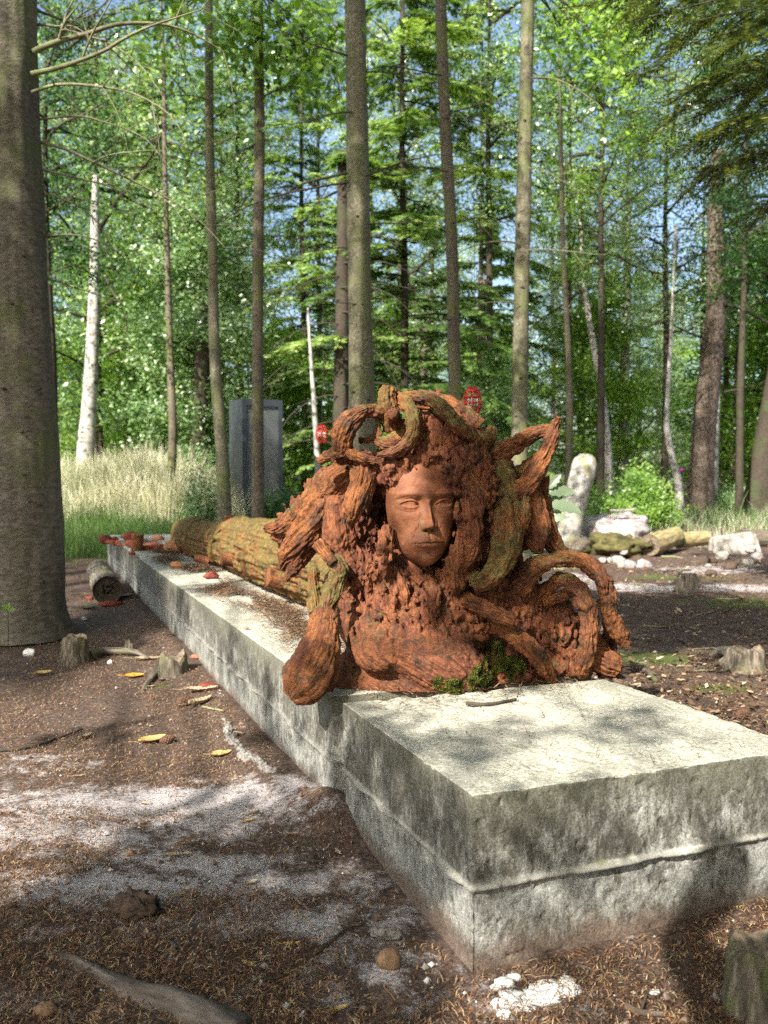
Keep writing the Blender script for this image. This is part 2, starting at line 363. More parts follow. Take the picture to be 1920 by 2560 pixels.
# ---------------------------------------------------------------- concrete slab
def concrete(name):
    m, nt, b = newmat(name)
    big = noise(nt, 'Object', 4, 7, 0.65); fi = noise(nt, 'Object', 130, 8, 0.8); sp = noise(nt, 'Object', 190, 4, 0.6)
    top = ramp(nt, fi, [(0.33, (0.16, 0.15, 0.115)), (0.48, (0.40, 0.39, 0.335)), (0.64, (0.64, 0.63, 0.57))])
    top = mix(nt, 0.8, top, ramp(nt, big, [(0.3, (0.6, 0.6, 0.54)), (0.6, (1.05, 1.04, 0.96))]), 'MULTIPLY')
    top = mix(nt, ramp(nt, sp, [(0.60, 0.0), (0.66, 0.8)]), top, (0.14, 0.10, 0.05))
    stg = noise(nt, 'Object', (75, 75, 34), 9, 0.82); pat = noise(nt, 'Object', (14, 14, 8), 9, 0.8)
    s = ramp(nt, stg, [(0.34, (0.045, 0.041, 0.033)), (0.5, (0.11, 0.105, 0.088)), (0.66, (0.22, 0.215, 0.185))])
    gz = N(nt, 'TexCoord').outputs['Object']; sx = N(nt, 'SeparateXYZ'); lk(nt, gz, sx.inputs[0]); z = sx.outputs[2]
    # white lime bloom in ragged patches, stronger on the lower course
    low = ramp(nt, z, [(0.0, (0.0,) * 3), (0.04, (0.75,) * 3), (0.115, (0.75,) * 3), (0.135, (0.30,) * 3), (0.27, (0.10,) * 3)])
    k = math_(nt, 'ADD', math_(nt, 'MULTIPLY', low, 0.22), pat)
    k = math_(nt, 'ADD', k, math_(nt, 'MULTIPLY', math_(nt, 'SUBTRACT', stg, 0.5), 0.55))
    s = mix(nt, ramp(nt, k, [(0.55, 0.0), (0.72, 0.85)]), s, (0.32, 0.325, 0.30))
    # soil splashed on the foot of the wall
    foot = math_(nt, 'ADD', z, math_(nt, 'MULTIPLY', math_(nt, 'SUBTRACT', noise(nt, 'Object', (12, 12, 6), 7, 0.8), 0.5), 0.16))
    s = mix(nt, ramp(nt, foot, [(0.0, 0.85), (0.05, 0.0)]), s, (0.14, 0.10, 0.075))
    # damp grey-green algae under the top edge
    alg = math_(nt, 'ADD', z, math_(nt, 'MULTIPLY', math_(nt, 'SUBTRACT', big, 0.5), 0.22))
    s = mix(nt, ramp(nt, alg, [(0.20, 0.0), (0.27, 0.6)]), s, (0.13, 0.13, 0.09))
    grn = noise(nt, 'Object', 260, 3, .7); s = mix(nt, 0.75, s, ramp(nt, grn, [(0.36, (0.5, 0.48, 0.44)), (0.5, (1.0,) * 3), (0.64, (1.45, 1.45, 1.4))]), 'MULTIPLY')
    lip = ramp(nt, z, [(0.120, 0.0), (0.1255, 1.0), (0.134, 1.0), (0.138, 0.0)])
    s = mix(nt, math_(nt, 'MULTIPLY', lip, 0.5), s, (0.42, 0.41, 0.36))
    c = mix(nt, ramp(nt, normz(nt), [(0.55, 0.0), (0.8, 1.0)]), s, top)  # paler top and darker sides partly paint in the sun and shade
    mo = math_(nt, 'MULTIPLY', ramp(nt, noise(nt, 'Object', 9, 6, .7), [(0.66, 0.0), (0.72, 1.0)]), 0.7)
    c = mix(nt, mo, c, (0.13, 0.15, 0.04))
    lk(nt, c, b.inputs['Base Color']); b.inputs['Roughness'].default_value = 0.93
    n1 = bump(nt, b, fi, 0.6, 0.004); bump(nt, b, sp, 0.6, 0.002, n1)
    return m
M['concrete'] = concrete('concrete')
def rough_block(mb, u0, u1, v0, v1, z0, z1, du, taper=None):
    def faces(nu, nv, f):
        a, b_ = np.meshgrid(np.linspace(0, 1, nu), np.linspace(0, 1, nv), indexing='ij'); return f(a.ravel(), b_.ravel()), grid_q(nu, nv)
    nu = max(3, int((u1 - u0) / du)); nv = max(3, int((v1 - v0) / du)); nz = max(3, int((z1 - z0) / du))
    L = lambda a, p, q: p + (q - p) * a
    S = [(nu, nv, lambda a, b_: np.stack([L(a, u0, u1), L(b_, v0, v1), a * 0 + z1], -1), (0, 0, 1)),
         (nu, nz, lambda a, b_: np.stack([L(a, u0, u1), a * 0 + v0, L(b_, z0, z1)], -1), (0, -1, 0)),
         (nu, nz, lambda a, b_: np.stack([L(a, u0, u1), a * 0 + v1, L(b_, z0, z1)], -1), (0, 1, 0)),
         (nv, nz, lambda a, b_: np.stack([a * 0 + u0, L(a, v0, v1), L(b_, z0, z1)], -1), (-1, 0, 0)),
         (nv, nz, lambda a, b_: np.stack([a * 0 + u1, L(a, v0, v1), L(b_, z0, z1)], -1), (1, 0, 0))]
    for na, nb, f, n in S:
        p, q = faces(na, nb, f)
        # round the corners
        R = 0.004; cc = np.stack([np.clip(p[:, 0], u0 + R, u1 - R), np.clip(p[:, 1], v0 + R, v1 - R), np.clip(p[:, 2], z0 - 1, z1 - R)], -1)
        dd = p - cc; ln = np.linalg.norm(dd, axis=1)[:, None]; p = cc + dd / np.maximum(ln, 1e-6) * np.minimum(ln, R)
        nn = dd / np.maximum(ln, 1e-6)
        side = np.where(np.abs(nn[:, 2]) < 0.9, 1.0, 0.0)
        edge = np.exp(-np.abs(p[:, 2] - z1) / 0.012)
        flat_ = 1 - .7 * (np.abs(nn[:, 2]) > .9); d = 0.004 * fbm(p * 9, 4, 21) + 0.0016 * flat_ * fbm(p * 60, 3, 22) - 0.010 * edge * np.clip(fbm(p * 28, 4, 25) - .05, 0, 1)
        pit = np.clip(vnoise(p * 95, 31) - 0.5, 0, 1); d = d - side * 0.010 * pit
        # lip left where the two pours meet
        zj = 0.129 + 0.0012 * vnoise(p * 2.0, 12); w = vnoise(p * np.array([14, 14, 0.1]), 14)
        lipa = side * 0.011 * np.clip(0.65 + 0.9 * w, 0.05, 1.3)
        d = d + lipa * np.exp(-((p[:, 2] - zj) / 0.0055) ** 2) - side * 0.006 * ss(zj - p[:, 2], 0.0, 0.012)
        bow = 0.0
        p = p + nn * d[:, None]
        w3 = SC + SU * p[:, :1] + SV * p[:, 1:2] + np.array([0, 0, 1.0]) * p[:, 2:3]
        e1 = w3[q[:, 1]] - w3[q[:, 0]]; e2 = w3[q[:, 3]] - w3[q[:, 0]]
        nw = SU * n[0] + SV * n[1] + np.array([0, 0, n[2]])
        if (np.cross(e1, e2) @ nw).mean() < 0: q = q[:, ::-1]
        mb.add(w3, q)
SR = 0.717
slab_o = empty('concrete_plinth', tuple(slab(3.5, SR / 2, 0)), 'long low weathered concrete plinth running under the red root sculpture', 'plinth')
def under(o, root):
    """parent while keeping world position"""
    o.parent = root; o.matrix_parent_inverse = Matrix.Translation(-Vector(root.location)) @ Matrix.Identity(4)
    if root.rotation_euler.z: o.matrix_parent_inverse = root.matrix_basis.inverted()
    return o
def part(mb, name, m, root, smooth=True, label=None):
    o = mb.build(name, m, None, smooth); bpy.context.view_layer.update if False else None
    under(o, root)
    if label: o['label'] = label
    return o
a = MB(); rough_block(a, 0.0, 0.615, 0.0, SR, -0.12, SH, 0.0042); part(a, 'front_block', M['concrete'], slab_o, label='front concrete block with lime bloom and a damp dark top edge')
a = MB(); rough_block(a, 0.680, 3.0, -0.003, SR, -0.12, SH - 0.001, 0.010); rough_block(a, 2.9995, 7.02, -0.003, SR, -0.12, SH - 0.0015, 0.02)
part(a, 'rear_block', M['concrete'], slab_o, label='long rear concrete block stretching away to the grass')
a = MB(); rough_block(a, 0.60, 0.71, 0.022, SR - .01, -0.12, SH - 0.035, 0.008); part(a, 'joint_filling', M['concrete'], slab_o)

# ---------------------------------------------------------------- litter on the ground
def mask_slab(p, m=0.0):
    u, v_ = toslab(p); return (u > -m) & (u < 7.03 + m) & (v_ > -0.012 - m) & (v_ < SR + m)
def scatter(n, near=1.0, far=9.0, seed=1, k=0.75):
    r = np.random.default_rng(seed)
    y = near * (far / near) ** (r.random(n) ** 1.0)
    x = (r.random(n) * 2 - 1) * 0.52 * y
    return x, y, r
mb = MB()
x, y, r = scatter(210000, 1.1, 9.0, 2)
u, v_ = toslab(np.stack([x, y], -1)); keep = ~mask_slab(np.stack([x, y], -1), 0.012)
x, y = x[keep], y[keep]
dd = np.zeros(len(x))
for (px, py, rx, ry, a_) in [(430, 2000, .55, .14, 1.0), (150, 2080, .4, .12, .9), (620, 2200, .28, .09, .75), (230, 2220, .28, .07, .8), (720, 2290, .2, .07, .7)]:
    gg = G(px, py); dd = np.maximum(dd, a_ * np.exp(-((x - gg[0]) / rx) ** 2 - ((y - gg[1]) / ry) ** 2))
den = fbm(np.stack([x * 4, y * 4, x * 0], -1), 4, 77) + 0.35 - dd * 0.75
keep = r.random(len(x)) < np.clip(den * 1.7 + .3, 0.10, 1); x, y = x[keep], y[keep]; n = len(x)
z = ground_h(x, y) + 0.002 + r.random(n) * 0.006
az = r.random(n) * pi; L = r.uniform(0.007, 0.020, n) * np.where(r.random(n) < .03, 1.9, 1)
d = unit(np.stack([np.cos(az), np.sin(az), r.normal(0, .16, n)], -1)); s = unit(np.cross(d, [0, 0, 1.0]))
c0 = np.stack([x, y, z], -1); W = np.maximum(r.uniform(0.0006, 0.0014, n), 0.0004 * y)
tint = np.clip(r.random(n) ** 1.3, 0, 1)
mid_ = c0 + d * (L * .5)[:, None] + np.array([0, 0, .0025]) + s * (r.normal(0, .0012, n))[:, None]; tip = c0 + d * L[:, None]
for A_, B_ in ((c0, mid_), (mid_, tip)):
    mb.add(np.stack([A_ - s * W[:, None] / 2, A_ + s * W[:, None] / 2, B_ + s * W[:, None] / 2, B_ - s * W[:, None] / 2], 1).reshape(-1, 3), np.arange(n * 4).reshape(-1, 4), tint=np.repeat(tint, 4))
# needles lying on the plinth, thickest beside the log
n = 34000; uu = 0.8 + 5.4 * r.random(n) ** 1.2; vv = 0.19 + r.normal(0, .055, n) + 0.035 * np.sin(uu * 4)
n2 = 700; uu = np.concatenate([uu, r.uniform(.5, .72, n2), r.uniform(0, .6, 260)]); vv = np.concatenate([vv, r.uniform(.05, .7, n2), r.uniform(.02, .7, 260)])
ok = (vv > 0.0) & (vv < .6) & ((uu > .75) | (np.arange(len(uu)) >= n)) & ((fbm(np.stack([uu * 3, vv * 6, uu * 0], -1), 3, 5) > -.12) | (np.arange(len(uu)) >= n)); uu, vv = uu[ok], vv[ok]; n = len(uu)
c0 = SC + SU * uu[:, None] + SV * vv[:, None] + np.stack([uu * 0, uu * 0, SH + .003 + r.random(n) * .01], -1)
c0[:, 2] += .022 * np.exp(-((vv - .24) / .05) ** 2) * r.random(n) * (uu > .8); az = r.random(n) * pi; L = r.uniform(.014, .034, n); d = unit(np.stack([np.cos(az), np.sin(az), r.normal(0, .15, n)], -1)); s = unit(np.cross(d, [0, 0, 1.0])); W = .0012 + .0005 * uu
mb.add(**leaves(c0, d, s, L, W * 1.5, r.random(n) ** 1.5))
m, nt, b = newmat('needle_litter'); t = N(nt, 'Attribute', attribute_name='tint').outputs['Fac']
lk(nt, ramp(nt, t, [(0, (0.035, 0.018, 0.011)), (0.45, (0.12, 0.060, 0.032)), (0.8, (0.32, 0.17, 0.08)), (0.96, (0.52, 0.36, 0.20)), (1.0, (0.28, 0.30, 0.09))]), b.inputs['Base Color'])
tagp(mb.build('needle_litter', m, smooth=False), 'brown fallen pine needles strewn over the ground and plinth', 'needle litter', kind='stuff')
# dead leaves, bark chips and moss tufts over the clearing on the right
mb = MB(); r = np.random.default_rng(44); n = 9000; y = 2.6 * (13 / 2.6) ** r.random(n); x = r.uniform(-.1, .55, n) * y; ok = ~mask_slab(np.stack([x, y], -1), .02) & (x > .25); x, y = x[ok], y[ok]; n = len(x)
az = r.random(n) * 6.28; d = unit(np.stack([np.cos(az), np.sin(az), r.normal(0, .25, n)], -1)); s = unit(np.cross(d, np.stack([r.normal(0, .4, n), r.normal(0, .4, n), np.ones(n)], -1)))
mb.add(**leaves(np.stack([x, y, ground_h(x, y) + .006 + .012 * r.random(n)], -1), d, s, r.uniform(.015, .05, n), r.uniform(.006, .022, n), r.random(n) ** 1.8))
m, nt, b = newmat('leaf_litter'); t = N(nt, 'Attribute', attribute_name='tint').outputs['Fac']
lk(nt, ramp(nt, t, [(0, (0.05, 0.03, 0.018)), (0.5, (0.17, 0.10, 0.055)), (0.8, (0.34, 0.24, 0.14)), (1.0, (0.55, 0.46, 0.32))]), b.inputs['Base Color'])
tagp(mb.build('leaf_litter', m, smooth=False), 'dead brown leaves and bark chips over the clearing right of the sculpture', 'leaf litter', kind='stuff')
# soil crumbs and grit
mb = MB(); x, y, r = scatter(9000, 1.15, 6.0, 5); keep = ~mask_slab(np.stack([x, y], -1), 0.01); x, y = x[keep], y[keep]; n = len(x)
o8 = np.array([[1, 0, 0], [0, 1, 0], [-1, 0, 0], [0, -1, 0], [0, 0, 1], [0, 0, -1]], float)
sz = r.uniform(.0012, .0035, n) * np.where(r.random(n) < .04, 2.2, 1)
vv_ = (o8[None] * (1 + r.normal(0, .25, (n, 6, 1)))) * sz[:, None, None] + np.stack([x, y, ground_h(x, y) + sz * .5], -1)[:, None]
tt = np.array([[0, 1, 4], [1, 2, 4], [2, 3, 4], [3, 0, 4], [1, 0, 5], [2, 1, 5], [3, 2, 5], [0, 3, 5]])
mb.add(vv_.reshape(-1, 3), t=(tt[None] + 6 * np.arange(n)[:, None, None]).reshape(-1, 3), tint=np.repeat(r.random(n), 6))
m, nt, b = newmat('grit'); t = N(nt, 'Attribute', attribute_name='tint').outputs['Fac']
lk(nt, ramp(nt, t, [(0, (0.10, 0.06, 0.04)), (0.55, (0.22, 0.16, 0.12)), (0.85, (0.26, 0.23, 0.20)), (1, (0.5, 0.48, 0.45))]), b.inputs['Base Color'])
tagp(mb.build('grit', m, smooth=False), 'pale grit and soil crumbs over the forest floor', 'grit', kind='stuff')
# ================================================================ THE SCULPTURE
def S(cx, cy_, d): return P(660 + cx * .5787, 920 + cy_ * .5787, d)
def SR_(r, d): return r * .5787 * PXM(d)
root_o = empty('root_woman_sculpture', tuple(slab(0.75, 0.36)), 'large terracotta woman with a calm face and twisting tree-root hair lying on the concrete plinth', 'sculpture')

def surface_nets(F, o, h):
    s = F < 0
    def sl3(a, i, j, k): return a[i:a.shape[0] - 1 + i, j:a.shape[1] - 1 + j, k:a.shape[2] - 1 + k]
    C = [(i, j, k) for i in (0, 1) for j in (0, 1) for k in (0, 1)]
    cnt = sum(sl3(s, *c).astype(np.int8) for c in C)
    act = (cnt > 0) & (cnt < 8); I = np.argwhere(act); idx = np.full(act.shape, -1, np.int64); idx[act] = np.arange(len(I))
    val = {c: F[I[:, 0] + c[0], I[:, 1] + c[1], I[:, 2] + c[2]] for c in C}
    acc = np.zeros((len(I), 3)); num = np.zeros(len(I))
    for a in C:
        for ax_ in range(3):
            if a[ax_]: continue
            b_ = list(a); b_[ax_] = 1; b_ = tuple(b_); fa, fb = val[a], val[b_]; m = (fa < 0) != (fb < 0)
            t = np.where(m, fa / np.where(m, fa - fb, 1), 0); p = np.tile(np.array(a, float), (len(I), 1)); p[:, ax_] = t
            acc += p * m[:, None]; num += m
    v = (I + acc / num[:, None]) * h + o
    Q = []
    for ax_ in range(3):
        b1, b2 = [(1, 2), (2, 0), (0, 1)][ax_]
        A = s; sh = [slice(None)] * 3; sh2 = [slice(None)] * 3; sh[ax_] = slice(0, -1); sh2[ax_] = slice(1, None)
        ch = s[tuple(sh)] != s[tuple(sh2)]; E = np.argwhere(ch)
        E = E[(E[:, b1] > 0) & (E[:, b2] > 0) & (E[:, b1] < s.shape[b1] - 1) & (E[:, b2] < s.shape[b2] - 1)]
        ins = s[E[:, 0], E[:, 1], E[:, 2]]
        def cell(d1, d2): e = E.copy(); e[:, b1] -= d1; e[:, b2] -= d2; return idx[e[:, 0], e[:, 1], e[:, 2]]
        q = np.stack([cell(1, 1), cell(0, 1), cell(0, 0), cell(1, 0)], -1); q[~ins] = q[~ins][:, ::-1]; Q.append(q)
    return v, np.concatenate(Q)
class Field:
    def __init__(s, lo, hi, h):
        s.lo = np.array(lo, float); s.h = h; s.n = np.ceil((np.array(hi) - s.lo) / h).astype(int) + 1
        s.F = np.full(s.n, 0.2, np.float32)
    def box(s, a, b_):
        i = np.clip(((np.minimum(a, b_) - s.lo) / s.h).astype(int), 0, s.n - 1); j = np.clip(((np.maximum(a, b_) - s.lo) / s.h).astype(int) + 2, 1, s.n)
        if (j <= i).any(): return None, None
        g = np.meshgrid(*[np.arange(i[k], j[k]) * s.h + s.lo[k] for k in range(3)], indexing='ij')
        return tuple(slice(i[k], j[k]) for k in range(3)), np.stack(g, -1).astype(np.float32)
    def put(s, sl, d, k, cut=False):
        A = s.F[sl]
        if cut: d = -d; h = np.clip(.5 - .5 * (d - A) / k, 0, 1); r = d * (1 - h) + A * h + k * h * (1 - h); r = np.maximum(A, d) if k < 1e-5 else d + (A - d) * h + k * h * (1 - h)
        else: h = np.clip(.5 + .5 * (A - d) / k, 0, 1); r = A * (1 - h) + d * h - k * h * (1 - h)
        s.F[sl] = r
    def ell(s, c, r, k=0.02, rot=0, cut=False):
        c = np.array(c); r = np.array(r, float); R = r.max() + .05
        sl, p = s.box(c - R, c + R)
        if sl is None: return
        q = p - c
        if rot: ca, sa = cos(rot), sin(rot); q = np.stack([q[..., 0] * ca + q[..., 2] * sa, q[..., 1], -q[..., 0] * sa + q[..., 2] * ca], -1)
        kk = np.linalg.norm(q / r, axis=-1); k2 = np.linalg.norm(q / (r * r), axis=-1) + 1e-6
        s.put(sl, kk * (kk - 1) / k2, k, cut)
    def path(s, pts, k=0.02, n=None, flat=1.0, cut=False):
        c = smoothpath(pts, n or max(6, len(pts) * 4))
        for a, b_ in zip(c[:-1], c[1:]):
            R = max(a[3], b_[3]) + .05
            sl, p = s.box(np.minimum(a[:3], b_[:3]) - R, np.maximum(a[:3], b_[:3]) + R)
            if sl is None: continue
            ab = b_[:3] - a[:3]; q = p - a[:3]; t = np.clip((q @ ab) / (ab @ ab + 1e-9), 0, 1)
            w = q - t[..., None] * ab; w[..., 1] /= flat
            s.put(sl, np.linalg.norm(w, axis=-1) - (a[3] + (b_[3] - a[3]) * t), k, cut)
def SP(rows, scale=1.0):
    """rows of (cx, cy, depth, radius) in picture crop units -> world x,y,z,r"""
    return np.array([[*S(a, b_, d), SR_(r, d) * scale] for a, b_, d, r in rows])
def SE(F, cx, cy_, d, rx, rz, ry, k=0.02, rot=0, cut=False):
    F.ell(S(cx, cy_, d), (SR_(rx, d), ry, SR_(rz, d)), k, rot, cut)

# ---- rough mass: hair, shoulders, bust, the soil-filled root ball at the right
F = Field((-0.44, 1.90, 0.282), (0.66, 2.60, 1.09), 0.0034)
SE(F, 720, 620, 2.34, 250, 400, .17)                        # mass behind the face
SE(F, 760, 350, 2.22, 190, 190, .13)                        # crown of the head
SE(F, 640, 420, 2.16, 120, 110, .08); SE(F, 830, 420, 2.14, 120, 120, .08)
SE(F, 560, 470, 2.14, 80, 70, .07)
F.path(SP([(900, 430, 2.14, 75), (925, 560, 2.12, 70), (915, 700, 2.13, 62), (870, 830, 2.13, 58), (810, 930, 2.10, 50)]), .02)
F.path(SP([(520, 420, 2.16, 60), (430, 520, 2.20, 85), (380, 640, 2.22, 100), (390, 780, 2.22, 90), (440, 900, 2.18, 80)]), .02)
F.path(SP([(400, 440, 2.24, 75), (300, 560, 2.28, 95), (200, 660, 2.36, 80), (110, 720, 2.42, 60)]), .03)
SE(F, 640, 1080, 2.30, 330, 230, .19)                       # chest core
F.path(SP([(560, 850, 2.20, 70), (560, 960, 2.14, 95), (540, 1060, 2.13, 90)]), .03)
F.path(SP([(660, 900, 2.17, 60), (720, 1000, 2.14, 75), (760, 1080, 2.12, 80)]), .03)
SE(F, 640, 1290, 2.16, 330, 150, .13, rot=0.0)              # shoulders
F.path(SP([(330, 1360, 2.10, 70), (480, 1380, 2.07, 60), (640, 1390, 2.05, 45), (800, 1390, 2.06, 45)]), .03)
F.path(SP([(860, 1330, 2.14, 90), (980, 1320, 2.16, 85), (1120, 1320, 2.17, 75), (1200, 1330, 2.19, 50)]), .03)
F.path(SP([(470, 1230, 2.03, 62), (520, 1220, 2.02, 62)]), .03)
SE(F, 960, 1060, 2.32, 260, 260, .20)
# grained shoulder and breast worked into the clay
F.path(SP([(430, 1190, 2.10, 60), (560, 1180, 2.08, 85), (680, 1210, 2.06, 100), (790, 1270, 2.05, 92), (880, 1330, 2.06, 50)]), .05)
F.path(SP([(640, 1180, 2.08, 60), (740, 1110, 2.09, 70), (850, 1110, 2.11, 60), (930, 1140, 2.12, 45)]), .03)
F.path(SP([(470, 1190, 2.045, 42), (505, 1215, 2.03, 46)]), .02)
# crumbly fringe around the forehead
F.path(SP([(525, 520, 2.12, 40), (540, 455, 2.10, 40), (600, 405, 2.09, 34), (700, 375, 2.09, 30), (790, 390, 2.10, 32), (850, 450, 2.10, 36), (880, 540, 2.10, 32)]), .012)
# splintered lock left of the face
F.path(SP([(520, 620, 2.11, 16), (512, 700, 2.07, 30), (500, 800, 2.06, 36), (488, 880, 2.08, 40), (470, 960, 2.12, 40)]), .012)
F.path(SP([(860, 590, 2.12, 26), (880, 700, 2.10, 34), (862, 800, 2.10, 40), (815, 900, 2.11, 38)]), .015)
F.path(SP([(905, 500, 2.09, 36), (925, 600, 2.08, 34), (915, 720, 2.085, 30), (890, 820, 2.09, 30)]), .012)
F.path(SP([(940, 960, 2.2, 90), (1010, 820, 2.24, 90), (1080, 640, 2.28, 90), (1120, 560, 2.28, 70)]), .03)
SE(F, 1200, 1200, 2.33, 190, 160, .15); SE(F, 1260, 1120, 2.24, 120, 110, .08); SE(F, 1330, 1240, 2.22, 110, 100, .07)
F.path(SP([(1450, 1060, 2.30, 45), (1450, 1160, 2.27, 55), (1430, 1240, 2.26, 60), (1460, 1290, 2.25, 60)]), .02)
F.path(SP([(1000, 930, 2.28, 80), (1100, 1000, 2.28, 80), (1180, 1080, 2.28, 70)]), .03)
# hollows
SE(F, 482, 600, 2.07, 44, 120, .11, cut=True, k=.008); SE(F, 470, 760, 2.07, 22, 90, .08, cut=True, k=.008); SE(F, 880, 640, 2.03, 20, 120, .05, cut=True, k=.01)
SE(F, 700, 905, 2.05, 66, 62, .09, cut=True, k=.01); SE(F, 232, 980, 2.15, 44, 130, .16, cut=True, k=.01); SE(F, 350, 1010, 2.06, 26, 90, .06, cut=True, k=.01)
SE(F, 960, 1210, 2.06, 60, 36, .05, cut=True, k=.01); SE(F, 1215, 1250, 2.12, 50, 40, .06, cut=True, k=.01)
SE(F, 1060, 440, 2.3, 46, 40, .3, cut=True, k=.01); SE(F, 1130, 800, 2.3, 42, 26, .4, cut=True, k=.01); SE(F, 1218, 945, 2.3, 40, 36, .4, cut=True, k=.01); SE(F, 1400, 930, 2.3, 60, 80, .4, cut=True, k=.01); SE(F, 1455, 1060, 2.3, 22, 120, .4, cut=True, k=.01); SE(F, 1300, 1150, 2.08, 70, 50, .05, cut=True, k=.01); SE(F, 1340, 1020, 2.3, 34, 50, .4, cut=True, k=.01)
SE(F, 950, 760, 2.1, 26, 150, .06, cut=True, k=.01); SE(F, 400, 1130, 2.02, 30, 60, .06, cut=True, k=.01)
# relief only in a narrow band around the surface
band = np.abs(F.F) < 0.035
I = np.argwhere(band); p = I * F.h + F.lo
lump = fbm(p * np.array([44, 40, 30]), 4, 41, 0.62); fine = fbm(p * np.array([120, 120, 60]), 3, 45, 0.65)
p2 = np.stack([p[:, 0] * sin(.55) + p[:, 2] * cos(.55), p[:, 1], (p[:, 0] * cos(.55) - p[:, 2] * sin(.55)) * .14], -1) * 90; fib2 = 1 - 2 * np.abs(vnoise(p2, 58)); fib = 1 - 2 * np.abs(vnoise(p * np.array([95, 60, 14.]) + 2 * fbm(p * 12, 2, 49)[:, None], 48))
rid = 1 - 2 * np.abs(fbm(p * np.array([50, 50, 30]), 2, 47)) * 2
chest = ss(S(0, 1075, 2.1)[2] - p[:, 2], 0, .05) * (1 - ss(p[:, 0], S(900, 0, 2.1)[0], S(980, 0, 2.1)[0]))
low = 1 - 0.90 * chest; crack = np.clip(1 - np.abs(fbm(p * np.array([30, 30, 16]), 3, 52)) * 14, 0, 1)
F.F[band] += (low * (0.020 * lump + 0.009 * fine + 0.007 * rid + .006 * crack) + low * 0.0035 * fib + (1 - low) * .0028 * fib2 + (1 - low) * (.003 * fine + .003 * crack)).astype(np.float32)
v, q = surface_nets(F.F, F.lo, F.h)
_bv = (v.copy(), q.copy()); sl_lo = v[:, 2] < SH + 0.001; v[sl_lo, 2] = SH + 0.0005
zc = S(0, 1120, 2.1)[2]; cw = ss(zc - v[:, 2], 0, .05) * (1 - ss(v[:, 0], S(900, 0, 2.1)[0], S(980, 0, 2.1)[0])); cw = cw[:, None]
ang_ = .55; al_ = v[:, 0] * cos(ang_) - v[:, 2] * sin(ang_); pe_ = v[:, 0] * sin(ang_) + v[:, 2] * cos(ang_)
gr = v * np.array([1, 1, .22]) * (1 - cw) + np.stack([pe_ * 1.3, v[:, 1], al_ * .16], -1) * cw
mb = MB(); mb.add(v, q, grain=gr); part(mb, 'root_mass', M['terra_red'], root_o)
del F, band, I, p, lump, fine, fib

# ---- roots
def root(rows, mat='terra', nl=None, ns=84, groove=.16, lump=.22, seed=0, flat=1.0, label=None, name='root', rag=.3, kf=5.0, twist=None, sc_=1.0, crust=.006):
    pts = SP(rows, sc_); ln = np.linalg.norm(np.diff(pts[:, :3], axis=0), axis=1).sum()
    nl = nl or int(max(24, ln / .0032)); twist = ((seed * 37) % 11 - 5) * 1.1 if twist is None else twist
    v, q, t, g = tube(pts, nl, ns, groove, lump, kf, seed, True, flat, rag, twist, 9.0, crust, .34)
    # a few broken notches and knots
    mb = MB(); mb.add(v, q, t, grain=g); return part(mb, name, M[mat], root_o, label=label)
R = root
R([(350, 400, 2.10, 38), (338, 320, 2.07, 46), (350, 260, 2.06, 46), (392, 208, 2.06, 38), (450, 184, 2.08, 28), (510, 186, 2.10, 26), (560, 205, 2.12, 32)], 'terra', seed=1, label='arched root over a gap at the top left of the head')
R([(560, 260, 2.13, 40), (540, 180, 2.11, 42), (530, 120, 2.10, 40), (540, 78, 2.10, 30)], 'terra_moss', seed=2, label='blunt stub on top of the head', rag=.5)
R([(556, 215, 2.10, 27), (557, 196, 2.055, 23), (557, 193, 2.03, 20)], 'terra_clean', seed=3, name='cut_knot', groove=.04, rag=0, lump=.05)
R([(560, 130, 2.13, 26), (610, 150, 2.10, 30), (640, 210, 2.07, 28), (642, 280, 2.06, 27), (612, 335, 2.05, 27), (560, 365, 2.05, 24), (490, 378, 2.06, 18)], 'terra_moss', seed=4, label='curling root loop above the forehead')
R([(500, 190, 2.13, 18), (492, 240, 2.11, 14), (480, 300, 2.11, 16), (410, 315, 2.12, 13)], 'terra_moss', seed=5, ns=40)
R([(470, 300, 2.12, 18), (530, 330, 2.10, 30), (580, 300, 2.12, 30), (600, 230, 2.14, 30)], 'terra_moss', seed=31, ns=48)
R([(580, 130, 2.14, 26), (650, 128, 2.12, 26), (720, 140, 2.10, 30), (785, 190, 2.09, 33), (840, 250, 2.09, 33), (900, 300, 2.12, 28), (960, 340, 2.16, 25)], 'terra_moss', seed=6, label='mossy root arching over the crown of the head', flat=1.0)
R([(660, 150, 2.20, 40), (760, 150, 2.20, 42), (860, 200, 2.19, 40), (920, 260, 2.19, 45)], 'terra', seed=7)
R([(745, 150, 2.22, 18), (758, 95, 2.22, 13)], 'terra', seed=8, ns=32, rag=.4)
R([(870, 230, 2.18, 34), (878, 185, 2.18, 26)], 'terra', seed=9, ns=40, rag=.6)
R([(940, 330, 2.18, 42), (975, 290, 2.18, 28), (988, 250, 2.18, 16)], 'terra_moss', seed=10, ns=40, rag=.5)
R([(238, 405, 2.08, 17), (285, 375, 2.07, 24), (345, 365, 2.07, 25), (410, 385, 2.06, 22), (480, 402, 2.06, 18)], 'terra', seed=11, label='snout-shaped root pointing left', rag=.1)
R([(310, 350, 2.1, 16), (370, 372, 2.06, 20), (440, 395, 2.08, 30), (500, 440, 2.12, 40)], 'terra', seed=32)
R([(430, 400, 2.12, 62), (425, 480, 2.08, 52), (405, 560, 2.06, 52), (385, 640, 2.07, 34), (375, 680, 2.09, 15)], 'terra_clean', seed=12, groove=.2, kf=5, label='pinkish splintered slab of root left of the face')
